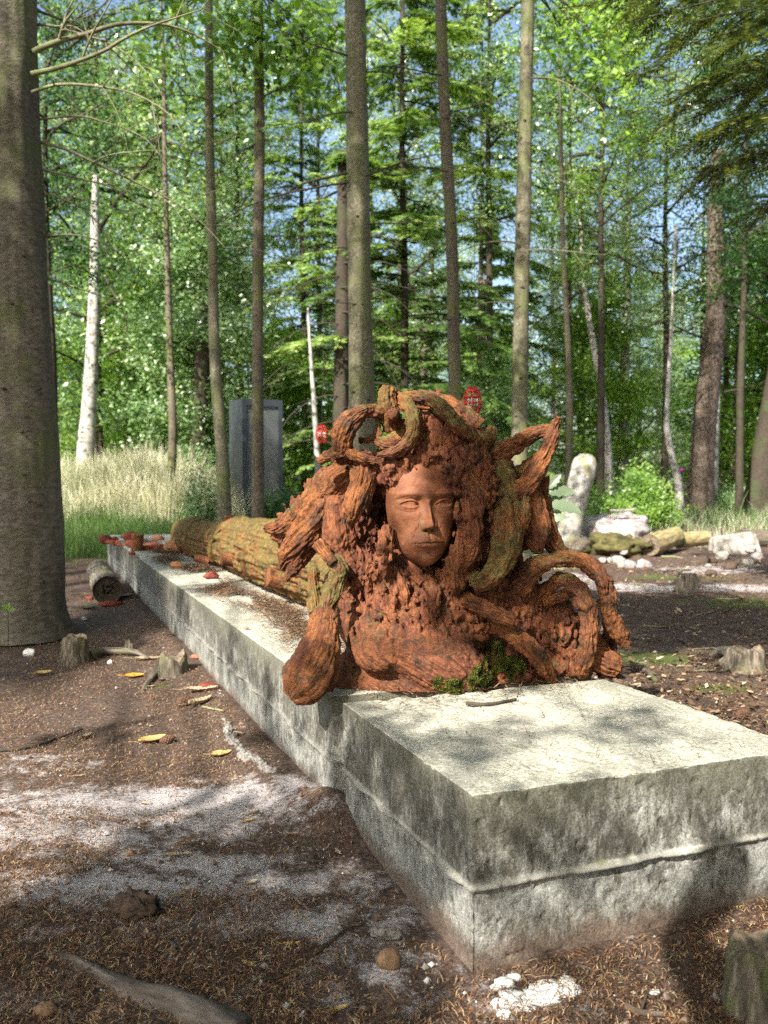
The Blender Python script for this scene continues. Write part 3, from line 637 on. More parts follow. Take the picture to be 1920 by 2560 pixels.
R([(420, 430, 2.2, 60), (330, 480, 2.18, 62), (250, 570, 2.22, 70), (150, 655, 2.30, 52), (60, 690, 2.36, 34), (5, 692, 2.38, 18)], 'terra', seed=13, groove=.2, kf=5, label='wide root shawl sweeping down to the left', rag=.5)
R([(300, 520, 2.2, 66), (230, 640, 2.20, 70), (160, 740, 2.22, 60), (105, 810, 2.24, 46), (75, 865, 2.25, 22)], 'terra', seed=14, groove=.2, kf=5, rag=.5)
R([(250, 660, 2.22, 56), (180, 780, 2.22, 42), (130, 860, 2.23, 28), (92, 918, 2.24, 12)], 'terra_clean', seed=15, groove=.15, kf=4, rag=.3)
R([(340, 560, 2.17, 70), (330, 680, 2.16, 76), (345, 800, 2.16, 72), (380, 900, 2.15, 60)], 'terra_red', seed=16, groove=.2, lump=.3, kf=6)
R([(236, 755, 2.10, 27), (268, 800, 2.08, 27), (300, 845, 2.07, 24)], 'terra', seed=18, ns=44, label='short sawn-off branch at the shoulder')
R([(285, 830, 2.10, 26), (315, 850, 2.09, 36), (318, 905, 2.09, 38), (290, 975, 2.08, 38), (262, 1060, 2.07, 40), (250, 1150, 2.05, 62), (240, 1240, 2.03, 72)], 'terra_moss', seed=19, groove=.15, label='upper arm shaped like a broken branch')
R([(262, 1060, 2.06, 48), (250, 1150, 2.01, 70), (225, 1240, 1.97, 96), (185, 1330, 1.945, 112), (150, 1385, 1.935, 92), (112, 1425, 1.93, 46)], 'terra_clean', seed=20, groove=.12, lump=.08, kf=3.5, label='smooth splayed root foot hanging over the edge of the plinth', rag=.1, flat=.8)
R([(285, 1060, 2.06, 30), (290, 1180, 2.01, 36), (275, 1300, 1.97, 44), (262, 1395, 1.96, 40)], 'terra_clean', seed=34, groove=.12, lump=.1, kf=3.5, rag=.2)
R([(215, 850, 2.20, 18), (215, 960, 2.18, 26), (222, 1060, 2.14, 34)], 'terra_moss', seed=35, groove=.2)
R([(700, 905, 2.14, 34), (730, 960, 2.06, 30), (735, 1020, 2.04, 26), (745, 1080, 2.05, 18)], 'terra_clean', seed=36, ns=44)
# right side
R([(1010, 440, 2.20, 70), (1040, 560, 2.15, 66), (1055, 680, 2.11, 72), (1040, 800, 2.08, 66), (1000, 880, 2.07, 52), (940, 925, 2.08, 42), (890, 900, 2.12, 34)], 'terra_moss', seed=21, groove=.12, kf=5, label='broad greenish wave of wood beside the face', rag=.1)
R([(960, 420, 2.2, 60), (975, 560, 2.17, 50), (965, 700, 2.16, 45), (930, 820, 2.15, 40)], 'terra_moss', seed=37, groove=.15, kf=5)
R([(1040, 570, 2.17, 52), (1110, 530, 2.14, 46), (1175, 450, 2.13, 40), (1215, 370, 2.13, 36), (1245, 290, 2.13, 30), (1262, 235, 2.13, 20), (1272, 210, 2.13, 11)], 'terra', seed=22, groove=.13, label='tall antler-like root pointing up at the right', rag=.2)
R([(990, 380, 2.20, 46), (1050, 352, 2.17, 36), (1110, 315, 2.16, 33), (1170, 285, 2.16, 30), (1235, 268, 2.16, 30)], 'terra', seed=23)
R([(1090, 320, 2.16, 30), (1108, 300, 2.13, 20)], 'terra', seed=24, ns=32, name='knot')
R([(1010, 505, 2.2, 34), (1080, 470, 2.2, 28), (1130, 430, 2.2, 28), (1190, 385, 2.18, 26)], 'terra_moss', seed=25)
R([(1120, 540, 2.18, 66), (1160, 620, 2.17, 60), (1185, 700, 2.16, 54), (1180, 760, 2.15, 42), (1192, 800, 2.15, 20)], 'terra', seed=26, groove=.15, rag=.4)
R([(1195, 560, 2.22, 40), (1215, 660, 2.21, 42), (1250, 760, 2.2, 34), (1300, 810, 2.2, 30), (1350, 840, 2.19, 30)], 'terra', seed=27)
R([(1130, 560, 2.12, 22), (1125, 640, 2.10, 28), (1098, 690, 2.11, 26), (1060, 720, 2.12, 16)], 'terra_moss', seed=38, ns=44)
R([(1205, 470, 2.2, 26), (1215, 545, 2.2, 18), (1228, 540, 2.2, 10)], 'terra', seed=39, ns=32)
R([(1060, 1000, 2.22, 60), (1100, 940, 2.17, 52), (1160, 872, 2.14, 46), (1230, 836, 2.13, 36), (1310, 824, 2.13, 34), (1395, 848, 2.13, 35), (1455, 905, 2.13, 34), (1482, 975, 2.14, 36), (1490, 1050, 2.15, 36), (1525, 1130, 2.16, 36), (1565, 1195, 2.17, 28)], 'terra', seed=28, groove=.12, label='great root arch at the right', rag=.2)
R([(1488, 905, 2.13, 18), (1500, 925, 2.12, 12)], 'terra_clean', seed=40, ns=28, name='knot')
R([(1180, 985, 2.22, 36), (1240, 940, 2.19, 26), (1275, 915, 2.16, 30), (1325, 925, 2.13, 34), (1372, 975, 2.11, 36), (1398, 1045, 2.10, 37), (1405, 1130, 2.10, 36), (1395, 1210, 2.11, 38), (1375, 1290, 2.13, 34), (1370, 1326, 2.15, 30)], 'terra', seed=29, groove=.12, label='inner root hook inside the great arch')
R([(1210, 1010, 2.2, 24), (1290, 985, 2.18, 22), (1340, 960, 2.15, 26)], 'terra_moss', seed=41, ns=40)
R([(1345, 1000, 2.12, 24), (1380, 1020, 2.09, 34), (1392, 1050, 2.09, 22)], 'terra_clean', seed=42, ns=40, name='knot')
R([(860, 1000, 2.12, 36), (930, 1025, 2.06, 32), (1000, 1060, 2.03, 28), (1082, 1098, 2.02, 25)], 'terra_clean', seed=43, label='short broken root stub reaching right', groove=.12)
R([(960, 1110, 2.12, 34), (1040, 1130, 2.08, 34), (1110, 1175, 2.06, 36), (1170, 1235, 2.07, 36), (1215, 1300, 2.10, 32), (1255, 1362, 2.13, 20)], 'terra_clean', seed=44, label='long root running down to the plinth', groove=.12)
R([(1410, 1235, 2.18, 45), (1470, 1265, 2.17, 52), (1530, 1290, 2.17, 42)], 'terra_clean', seed=48, groove=.2, rag=0, kf=5)
R([(1450, 1290, 2.2, 50), (1530, 1300, 2.2, 40)], 'terra_clean', seed=49, groove=.2, rag=0)
for k, rows in enumerate([[(858, 600, 2.13, 14), (862, 700, 2.10, 22), (845, 800, 2.09, 34), (800, 880, 2.10, 34), (775, 930, 2.11, 18)],
                          [(880, 560, 2.08, 26), (905, 680, 2.07, 30), (900, 790, 2.08, 28), (860, 880, 2.10, 22)],
                          [(590, 820, 2.16, 26), (640, 880, 2.12, 32), (690, 930, 2.10, 26)],
                          [(560, 860, 2.12, 30), (590, 950, 2.09, 38), (600, 1040, 2.09, 34)],
                          [(860, 440, 2.1, 40), (900, 500, 2.08, 34), (930, 600, 2.07, 26)]]):
    R(rows, 'terra_red', seed=60 + k, groove=.2, lump=.45, kf=5, name='hair_lock')

# ---- the face (local units: 1 = one unit of the enlarged photo, eye line = 0)
fu = 0.205 * PXM(2.06)
def gs(x, y, cx, cy_, sx, sy): return np.exp(-((x - cx) / sx) ** 2 - ((y - cy_) / sy) ** 2)
def face_z(x, y):
    vy = np.array([-790, -745, -690, -600, -500, -400, -200, 0, 150, 300, 440, 560, 640]); wv = np.array([40, 125, 200, 288, 346, 388, 436, 455, 455, 430, 375, 290, 190])
    w = np.interp(y, vy, wv); r = np.clip(np.abs(x) / w, 0, 1)
    py_ = np.array([-800, -775, -745, -710, -660, -590, -520, -470, -400, -330, -250, -120, 0, 60, 130, 250, 400, 520, 640]); pz = np.array([-120, 70, 150, 196, 212, 198, 206, 208, 196, 186, 178, 170, 160, 172, 196, 196, 160, 90, -20])
    mid_ = np.interp(y, py_, pz)
    for _ in range(1): pass
    z = mid_ - 330 * (1 - np.sqrt(np.clip(1 - r ** 2.15, 0, 1)))
    ax_ = np.abs(x)
    # brow and sockets
    bl = 116 - .0013 * (ax_ - 245) ** 2
    bw = ss(ax_, 50, 150) * (1 - ss(ax_, 310, 420))
    z += 9 * np.exp(-((y - bl - 18) / 40) ** 2) * bw
    z -= 26 * np.exp(-((y - (bl - 44)) / 26) ** 2) * ss(ax_, 60, 150) * (1 - ss(ax_, 300, 390))
    z -= 38 * gs(ax_, y, 215, 0, 120, 62); z -= 42 * gs(ax_, y, 100, 30, 44, 62); z -= 14 * gs(ax_, y, 120, -30, 40, 40)
    z += 8 * gs(x, y, 0, 160, 80, 50) - 8 * gs(x, y, 0, 70, 50, 30)
    # eyeballs and lids
    ex = (ax_ - 226) / 116; sl_ = 5 * ex; cup = np.clip(1 - np.abs(ex) ** 2.1, 0, 1)
    up = 46 * cup * (1 - .12 * ex) + sl_; lo_ = -33 * np.clip(1 - np.abs(ex) ** 2.4, 0, 1) + sl_
    ball = 50 * np.clip(1 - ((ax_ - 226) / 175) ** 2 - ((y - 4) / 98) ** 2, 0, 1) ** 1.15
    z += np.maximum(ball, 0)
    inside = ss(up - y, -5, 4) * ss(y - lo_, -4, 5) * ss(1 - np.abs(ex), 0, .07); inx = ss(1.15 - np.abs(ex), 0, .2)
    z -= 19 * inside
    z += 8 * np.exp(-((y - up - 9) / 9) ** 2) * inx + 4 * np.exp(-((y - lo_ + 8) / 8) ** 2) * inx
    z -= 10 * np.exp(-((y - up - 26) / 6) ** 2) * inx
    z -= 5 * gs(ax_, y, 230, -62, 90, 14)
    ir = np.hypot(ax_ - 226, y - 6); z -= 3 * np.exp(-((ir - 33) / 6) ** 2) * inside
    z -= 10 * gs(ax_, y, 118, -6, 12, 9)
    # nose
    ny = np.array([-350, -334, -318, -300, -280, -258, -235, -190, -120, -40, 30, 90, 150]); nh = np.array([0, 6, 36, 86, 126, 144, 142, 118, 86, 56, 32, 14, 0]); ns_ = np.array([44, 44, 44, 46, 48, 46, 42, 33, 29, 27, 29, 44, 56])
    h = np.interp(y, ny, nh); sg = np.interp(y, ny, ns_)
    z += h * (.60 * np.exp(-(x / sg) ** 2 * .8) + .40 * np.exp(-np.abs(x / (sg * 2.0)) ** 2))
    z += 14 * gs(x, y, 0, -255, 46, 36)
    z += 42 * np.exp(-np.abs((ax_ - 70) / 34) ** 2.3 - np.abs((y + 284) / 34) ** 2.3)
    z -= 18 * np.exp(-((ax_ - 118) / 14) ** 2 - ((y + 270) / 42) ** 2)
    z -= 55 * gs(ax_, y, 42, -322, 24, 12)
    # mouth
    mx = np.clip(1 - (ax_ / 188) ** 2, 0, 1); line = -466 - 16 * (1 - mx) + 7 * np.exp(-((ax_ - 52) / 34) ** 2) - 5 * np.exp(-(ax_ / 22) ** 2)
    topl = line + 5 + mx ** 1.2 * (46 + 16 * np.exp(-((ax_ - 44) / 26) ** 2) - 8 * np.exp(-(ax_ / 18) ** 2)); botl = line - 6 - 84 * mx ** 1.1
    u_in = ss(topl - y, -4, 10) * ss(y - line, -3, 5); l_in = ss(line - y, -3, 5) * ss(y - botl, -20, 20)
    z += 40 * gs(x, y, 0, -460, 150, 85)
    z += mx ** .7 * (36 * u_in * (.35 + .65 * ss(topl - y, 0, 46)) + 52 * l_in * np.exp(-((y - line + 36) / 36) ** 2))
    z -= 26 * np.exp(-((y - line) / 8) ** 2) * ss(mx, 0, .12)
    z -= 12 * gs(ax_, y, 196, -484, 22, 22); z -= 9 * np.exp(-(x / 16) ** 2) * ss(-y, 338, 360) * ss(y - topl, 0, 20)
    z += 5 * np.exp(-((ax_ - 27) / 12) ** 2) * ss(-y, 338, 360) * ss(y - topl, 0, 20)
    z -= 34 * gs(x, y, 0, -585, 100, 28); z += 24 * gs(x, y, 0, -668, 90, 52)
    # cheeks
    z += 20 * gs(ax_, y, 285, -120, 110, 80); z -= 14 * gs(ax_, y, 285, -370, 90, 120); z -= 7 * gs(ax_, y, 160, -60, 50, 30)
    z -= 7 * np.exp(-((ax_ - (130 + (-270 - y) * .45)) / 18) ** 2) * ss(-y, 250, 300) * (1 - ss(-y, 430, 480))
    return z
nx, ny_ = 360, 460
a_ = np.linspace(-1, 1, nx); a_ = np.sign(a_) * (1 - (1 - np.abs(a_)) ** 1.6)     # more columns at the steep rim
b_ = np.linspace(-797, 620, ny_)
A_, Bv = np.meshgrid(a_, b_, indexing='ij')
vy = np.array([-797, -790, -745, -690, -600, -500, -400, -200, 0, 150, 300, 440, 560, 640]); wv = np.array([6, 40, 125, 200, 288, 346, 388, 436, 455, 455, 430, 375, 290, 190])
Wd = np.interp(Bv, vy, wv); Xf = A_ * Wd * .9999
# soften the tabulated profiles so no facets show
Zf = face_z(Xf, Bv)
def blur(z, k):
    ker = np.exp(-np.linspace(-2, 2, 2 * k + 1) ** 2); ker /= ker.sum()
    zp = np.pad(z, ((0, 0), (k, k)), mode='edge'); return np.stack([np.convolve(r, ker, 'valid') for r in zp])
Zs = blur(Zf, 3); detail = (np.abs(Xf) < 345) & (Bv > -560) & (Bv < 70); Zf = np.where(detail, Zf * .65 + Zs * .35, Zs)
lx, ly, lz = Xf * fu, (Zf) * fu, Bv * fu
pn = np.stack([lx, ly, lz], -1); ly = ly + 0.0016 * fbm(pn * 38, 3, 91) + .0005 * fbm(pn * 160, 3, 92)
yaw, roll = radians(15.0), radians(-1.0)
fx = lx * cos(yaw) + ly * sin(yaw); fd = -ly * cos(yaw) + lx * sin(yaw)        # +fd = away from the camera
fx, fz = fx * cos(roll) + lz * sin(roll), lz * cos(roll) - fx * sin(roll)
O = P(900 + 784 * .205, 1120 + 682 * .205, 2.105)
vf = np.stack([O[0] + fx, O[1] + fd, O[2] + fz], -1).reshape(-1, 3)
q = grid_q(nx, ny_)
nn = np.cross(vf[q[:, 1]] - vf[q[:, 0]], vf[q[:, 3]] - vf[q[:, 0]]).mean(0)
if nn[1] > 0: q = q[:, ::-1]
mb = MB(); mb.add(vf, q)
# close the back so that the face is a solid shell
bk = vf.copy(); bk[:, 1] += 0.05; bk[:, 1] = np.maximum(bk[:, 1], O[1] + .07); mb.add(bk, q[:, ::-1])
idx = np.arange(nx * ny_).reshape(nx, ny_); rim = np.concatenate([idx[:, 0], idx[-1, 1:], idx[-2::-1, -1], idx[0, -2:0:-1]]); rn = np.roll(rim, -1); nt_ = nx * ny_
mb.q.append(np.stack([rim, rn, rn + nt_, rim + nt_], -1))
part(mb, 'face', M['terra_face'], root_o, label='smooth serene face of reddish clay with closed lips')

# ---- log body behind, lying along the plinth
pts = []
for u_, v_, r_, dz in [(5.15, .40, .095, 0.0), (5.0, .40, .118, 0), (4.8, .405, .125, 0), (4.4, .41, .122, .0), (4.0, .42, .130, 0), (3.4, .43, .150, 0), (2.8, .435, .168, .0), (2.2, .44, .172, 0), (1.7, .43, .185, .01), (1.1, .42, .20, .02)]:
    p = slab(u_, v_, SH + r_ * 0.97 + dz); pts.append([*p, r_])
v, q, t, g = tube(pts, 900, 200, .10, .13, 7.0, 71, lf=2.2, crust=.008, glen=.42)
ang = np.zeros(len(v))
mb = MB(); mb.add(v, q, t, grain=g * np.array([1.4, 1.4, 1.0]))
M['terra_log'] = terracotta('terracotta_log', 1.2, (60, 60, 60))
part(mb, 'log_body', M['terra_log'], root_o, label='mossy fluted clay log tapering away along the plinth')
def logring(u_, v_, r_, seed, w=.05, lab=None):
    c = slab(u_, v_, SH + r_ * .97); th = np.linspace(-.6, pi + .9, 26)
    rows = [[*(c + SV * (-cos(a)) * r_ * 1.0 + SU * (w * 1.2 * sin(a * 1.3 + seed)) + np.array([0, 0, sin(a) * r_ * 1.0])), .016 * (1 + .5 * sin(a * 3 + seed))] for a in th]
    v, q, t, g = tube(rows, 120, 20, .1, .3, 3, seed); mb = MB(); mb.add(v, q, t, grain=g); part(mb, 'bark_ridge', M['terra_log'], root_o, label=lab)
logring(3.55, .43, .148, 3, .06); logring(4.5, .41, .122, 5, .05); logring(2.6, .435, .168, 9, .12); logring(4.85, .40, .122, 7, .04)
def stub(u_, v_, z_, dirv, r_, ln, seed):
    p = slab(u_, v_, z_); d = unit(np.array(dirv, float)); v, q, t, g = tube([[*(p - d * .03), r_ * 1.25], [*(p + d * ln * .5), r_], [*(p + d * ln), r_ * .95]], 20, 28, .1, .1, 3, seed)
    mb = MB(); mb.add(v, q, t, grain=g); part(mb, 'branch_stub', M['terra_clean'], root_o)
stub(3.95, .47, .545, (0, -.1, 1), .034, .035, 5); stub(3.0, .26, .40, (-1, -.45, -.1), .03, .04, 8); stub(3.75, .28, .33, (-1, -.1, .3), .022, .06, 11); stub(2.15, .26, .40, (-1, -.5, .2), .04, .03, 12)

# ---- moss cushions on the base
from mathutils.bvhtree import BVHTree
BV = BVHTree.FromPolygons([tuple(a) for a in _bv[0]], _bv[1].tolist())
def moss(rows, n, seed, label, root):
    r = np.random.default_rng(seed); C = []; 
    for cx, cy_, d, rx, rz in rows:
        m_ = int(n / len(rows)); th = r.random(m_) * 2 * pi; k = np.sqrt(r.random(m_)); c = S(cx, cy_, d); a_ = th
        X_ = c[0] + SR_(rx, d) * k * np.cos(a_); Z_ = c[2] + SR_(rz, d) * k * np.sin(a_)
        for x1, z1, kk in zip(X_, Z_, k):
            h_ = BV.ray_cast(Vector((x1, 1.5, max(z1, SH + .004))), Vector((0, 1, 0)))
            yy = h_[0].y if h_[0] is not None and h_[0].y < d + .12 else None
            if yy is None: yy = c[1] - .02
            C.append([x1, yy - .005 * math.sqrt(1 - kk * kk * .98) * r.random() - .001, max(z1, SH + .002)])
    C = np.array(C); m_ = len(C); C = C + np.clip(fbm(C * 45, 3, seed), -1, 1)[:, None] * np.array([.0, -.012, .004])
    keep_ = fbm(C * 30, 3, seed + 3) > -.22; C = C[keep_]; m_ = len(C)
    d = unit(np.stack([r.normal(0, .5, m_), r.normal(-.6, .4, m_), r.normal(.5, .5, m_)], -1)); s = unit(np.cross(d, r.normal(size=(m_, 3))))
    mb = MB(); mb.add(**leaves(C, d, s, r.uniform(.003, .006, m_), r.uniform(.0010, .0016, m_) * 1.5, np.clip(.5 + .9 * fbm(C * 60, 2, 4) + r.normal(0, .15, m_), 0, 1)))
    o = mb.build('moss', M['moss'], None, False); under(o, root); o['kind'] = 'stuff'; o['label'] = label
M['moss'] = leafmat('moss', [(0.0, (0.012, 0.022, 0.006)), (0.4, (0.06, 0.08, 0.018)), (0.8, (0.15, 0.165, 0.035)), (1.0, (0.22, 0.21, 0.06))], .2, .8, .1)
moss([(790, 1345, 2.03, 70, 50), (860, 1365, 2.03, 95, 48), (940, 1330, 2.04, 62, 70)], 15000, 3, 'dark green moss cushion below the shoulder', root_o)
moss([(1000, 1260, 2.09, 55, 80), (1080, 1300, 2.10, 62, 50), (1040, 1330, 2.08, 70, 40)], 15000, 5, 'moss cushion under the long root', root_o)
# ================================================================ TREES
def trunk_mb(pts, nl=90, ns=24, groove=.05, lump=.12, seed=0, lf=1.2):
    v, q, t, g = tube(pts, nl, ns, groove, lump, 3.0, seed, lf=lf); return MB().add(v, q, t, grain=g)
def px_path(rows, d):
    """rows (px, py, width px) at depth d"""
    return [[*P(a, b, d), w * PXM(d) / 2] for a, b, w in rows]
def twig_tree(mb, p, d, L, r, depth, rg, droop=.25, n=5, seg=7):
    """thin dead branch with side twigs, drooping"""
    p = np.array(p, float); d = unit(np.array(d, float)); pts = [[*p, r]]; st = L / seg; mids = []
    for k in range(seg):
        d = unit(d + rg.normal(0, .10, 3) + np.array([0, 0, -droop * st * (1.3 + k * .25)])); p = p + d * st
        pts.append([*p, r * (1 - .8 * (k + 1) / seg)]); mids.append((p.copy(), d.copy(), r * (1 - .8 * (k + 1) / seg)))
    v, q, t, g = tube(pts, seg * 3, 5, 0, 0, 3, 0, False); mb.add(v, q, grain=g)
    if depth:
        for k in range(n):
            pp, dd, rr = mids[rg.integers(0, len(mids))]
            sd = unit(np.cross(dd, rg.normal(size=3))); twig_tree(mb, pp, unit(dd * .6 + sd * .8), L * rg.uniform(.25, .5), rr * .6, depth - 1, rg, droop * 1.2, max(2, n - 2), 5)
def dead_branches(root, specs, mat, seed):
    rg = np.random.default_rng(seed)
    for (p, d, L, r, dep, droop) in specs:
        mb = MB(); twig_tree(mb, p, d, L, r, dep, rg, droop, 6); part(mb, 'branch', M[mat], root)
def cloud_leaves(C, rg, size, wid, flat=.6, tint0=None):
    n = len(C); d = unit(rg.normal(size=(n, 3)) * np.array([1, 1, flat])); s = unit(np.cross(d, rg.normal(0, .45, (n, 3)) + np.array([-.25, -.85, .9])))
    t = np.clip((tint0 if tint0 is not None else .5) + rg.normal(0, .2, n), 0, 1)
    return leaves(C, d, s, rg.uniform(.7, 1.3, n) * size, rg.uniform(.75, 1.2, n) * wid, t)
# ---- crown kinds, all built about the trunk's foot
def broadleaf(H, base, R, nb, per, leaf, seed, spread=.28, dens=1.0):
    rg = np.random.default_rng(seed); mbl, mbw = MB(), MB(); Cs, Ts = [], []
    for k in range(nb):
        h = base + (H - base) * (k + .5) / nb; az = k * 2.4 + rg.normal(0, .4); f = sin(pi * min(1, (h - base) / (H - base) * .8 + .18)) ** .6
        L = R * f * rg.uniform(.6, 1.1); d = np.array([cos(az), sin(az), rg.uniform(.1, .7)]); p = np.array([0, 0, h]); r = .012 + .012 * L; pts = [[*p, r]]; st = L / 5
        for j in range(5):
            d = unit(d + rg.normal(0, .18, 3) + np.array([0, 0, -.06])); p = p + d * st; pts.append([*p, r * (1 - .15 * (j + 1))])
            for c_ in range(3):
                off = rg.normal(0, 1, 3) * np.array([1, 1, .55]) * L * .2; c0 = p + off; m = int(per * rg.uniform(.5, 1.4) * dens)
                cl = c0 + rg.normal(0, 1, (m, 3)) * np.array([1, 1, .6]) * spread * rg.uniform(.6, 1.2); Cs.append(cl); Ts.append(np.full(m, .52 + rg.normal(0, .24)))
                if c_ == 0: v, q, t, g = tube([[*p, r * .4], [*(p + off * .5 + rg.normal(0, .03, 3)), r * .3], [*c0, r * .12]], 6, 4, cap=False); mbw.add(v, q, grain=g)
        v, q, t, g = tube(pts, 14, 6, cap=False); mbw.add(v, q, grain=g)
    C = np.concatenate(Cs); T = np.concatenate(Ts); mbl.add(**cloud_leaves(C, rg, leaf, leaf * .55, .6, T)); return mbl, mbw
def spruce(H, base, R, nw, seed, gap=.0, sprays=11, up=.0):
    """whorls of drooping branches carrying flat needle sprays"""
    rg = np.random.default_rng(seed); mbl, mbw = MB(), MB(); Cc, Dd, Ss, LL, TT = [], [], [], [], []
    for k in range(nw):
        h = base + (H - base) * (k + rg.random()) / nw; fr = (H - h) / (H - base); L = R * (.25 + .75 * fr) * rg.uniform(.65, 1.15)
        az = rg.random() * 2 * pi; d = np.array([cos(az), sin(az), .25 + up]); p = np.array([0, 0, h]); pts = [[*p, .006 + .008 * L]]; st = L / 7; tt = .5 + rg.normal(0, .15)
        for j in range(7):
            d = unit(d + np.array([0, 0, -.10]) + rg.normal(0, .05, 3)); p = p + d * st; pts.append([*p, (.006 + .008 * L) * (1 - .12 * (j + 1))])
            side = unit(np.cross(d, [0, 0, 1.0]))
            for sg in (-1, 1):
                for e in range(2):
                    if rg.random() < gap: continue
                    q0 = p - d * st * rg.random(); dd = unit(d * .8 + side * sg * rg.uniform(.6, 1.1) + np.array([0, 0, -.18 + rg.normal(0, .1)])); Lt = (.16 + .22 * L) * rg.uniform(.5, 1.1) * (1 - .45 * j / 7)
                    m = sprays; tpos = np.linspace(.05, 1, m)[:, None]; cc = q0 + dd * Lt * tpos + np.array([0, 0, -.1]) * tpos ** 2 * Lt; s2 = unit(np.cross(dd, [0, 0, 1.0]))
                    for g2 in (-1, 1):
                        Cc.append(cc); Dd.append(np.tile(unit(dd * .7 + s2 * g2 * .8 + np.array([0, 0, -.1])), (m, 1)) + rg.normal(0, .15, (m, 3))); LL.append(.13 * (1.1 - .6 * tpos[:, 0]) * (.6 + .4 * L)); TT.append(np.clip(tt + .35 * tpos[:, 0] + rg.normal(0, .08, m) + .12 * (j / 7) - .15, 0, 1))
        v, q, t, g = tube(pts, 14, 5, cap=False); mbw.add(v, q, grain=g)
    C = np.concatenate(Cc); D = unit(np.concatenate(Dd)); L_ = np.concatenate(LL); T = np.concatenate(TT)
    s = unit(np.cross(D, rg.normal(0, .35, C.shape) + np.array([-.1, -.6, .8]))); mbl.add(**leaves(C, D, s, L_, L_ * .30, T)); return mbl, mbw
def pine(H, base, R, seed):
    rg = np.random.default_rng(seed); mbl, mbw = MB(), MB(); Cs = []
    for k in range(20):
        h = base + (H - base) * rg.random(); az = rg.random() * 6.28; L = R * rg.uniform(.5, 1.1); d = np.array([cos(az), sin(az), .35]); p = np.array([0, 0, h]); pts = [[*p, .03]]
        for j in range(5):
            d = unit(d + rg.normal(0, .2, 3)); p = p + d * L / 5; pts.append([*p, .03 * (1 - .17 * (j + 1))])
            for c_ in range(4): Cs.append(p + rg.normal(0, .28, 3) + rg.normal(0, .12, (26, 3)))
        v, q, t, g = tube(pts, 12, 5, cap=False); mbw.add(v, q, grain=g)
    C = np.concatenate(Cs); mbl.add(**cloud_leaves(C, rg, .13, .022, 1.0)); return mbl, mbw
def proto(kind, seed):
    if kind == 'oak': return broadleaf(11, 1.2, 2.7, 36, 43, .10, seed, .22)
    if kind == 'birch': return broadleaf(12, 2.6, 2.1, 34, 43, .078, seed, .23)
    if kind == 'hazel': return broadleaf(5.5, .2, 1.9, 32, 70, .09, seed, .26)
    if kind == 'airy': return broadleaf(13, 1.6, 2.9, 36, 32, .088, seed, .26)
    if kind == 'high': return broadleaf(13, 8.4, 1.1, 9, 30, .075, seed, .24)
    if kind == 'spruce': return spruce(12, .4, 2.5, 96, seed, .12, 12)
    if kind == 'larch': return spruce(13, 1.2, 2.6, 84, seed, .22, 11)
    if kind == 'pine': return pine(15, 6.5, 2.2, seed)
KM = {'oak': 'leaf', 'birch': 'leaf_silver', 'hazel': 'leaf_bright', 'airy': 'leaf_silver', 'high': 'leaf', 'spruce': 'needle', 'larch': 'needle', 'pine': 'needle'}
_cache = {}
def crown_mesh(kind, var=0):
    key = (kind, var)
    if key not in _cache:
        l, w = proto(kind, 100 + 7 * var + len(kind) * 13)
        lo = l.build('crown', M[KM[kind]], None, False); wo_ = w.build('limbs', M['bark_dark'], None)
        _cache[key] = (lo.data, wo_.data); bpy.data.objects.remove(lo); bpy.data.objects.remove(wo_)
    return _cache[key]
def add_crown(root, kind, var, scale=(1, 1, 1), z=0.0, rz=0.0, mat=None, xy=(0, 0)):
    a, b_ = crown_mesh(kind, var)
    if mat:
        key = (kind, var, mat)
        if key not in _cache: a2 = a.copy(); a2.materials.clear(); a2.materials.append(M[mat]); _cache[key] = a2
        a = _cache[key]
    c = bpy.data.objects.new('crown', a); l = bpy.data.objects.new('limbs', b_)
    for o in (c, l): COL.objects.link(o); o.parent = root; o.scale = scale; o.location = (*xy, z); o.rotation_euler = (0, 0, rz)
    return c
# ---- the trunks one can tell apart, traced at their own distance
def named_tree(rows, d, mat, label, name='tree', crown=None, seed=0, ns=28, nl=160, groove=.05, lump=.1, group=None, cz=0.0, cs=1.0, flare=1.25, cvar=0, base=None, cmat=None, lf=1.2, kind_cat='tree'):
    pts = px_path(rows, d); b0 = pts[-1] if rows[-1][1] > rows[0][1] else pts[0]
    pts = pts if rows[-1][1] < rows[0][1] else pts[::-1]          # foot first
    f = np.array(pts[0]); gz = float(ground_h(f[0], f[1])); g0 = f.copy(); dirn = np.array(pts[0][:3]) - np.array(pts[1][:3]); dirn /= max(abs(dirn[2]), 1e-6)
    if f[2] > gz: g0[:3] = f[:3] + dirn * (f[2] - gz + .05)
    g0[:2] = g0[:2]; g0[3] = f[3] * flare; pts = [list(g0)] + ([pts[0]] if f[2] > gz + .05 else []) + pts[1:]
    t0, t1 = np.array(pts[-1]), np.array(pts[-2]); dd = (t0 - t1) / max(t0[2] - t1[2], .05); Ht = 11.5 - t0[2]
    if Ht > .5 and crown is not None:
        e = t0 + dd * Ht; e[3] = max(t0[3] * .35, .02); e[:2] = t0[:2] + (e[:2] - t0[:2]) * .5; pts.append(list((t0 * .5 + e * .5))); pts.append(list(e))
    root = empty(name, (float(g0[0]), float(g0[1]), gz), label, kind_cat, group)
    part(trunk_mb(pts, nl, ns, groove, lump, seed, lf), 'trunk', M[mat], root)
    if crown: add_crown(root, crown, cvar, (cs, cs, cs), cz, seed * 1.3, cmat, (float(pts[-1][0] - g0[0]) * .8, float(pts[-1][1] - g0[1]) * .8))
    return root
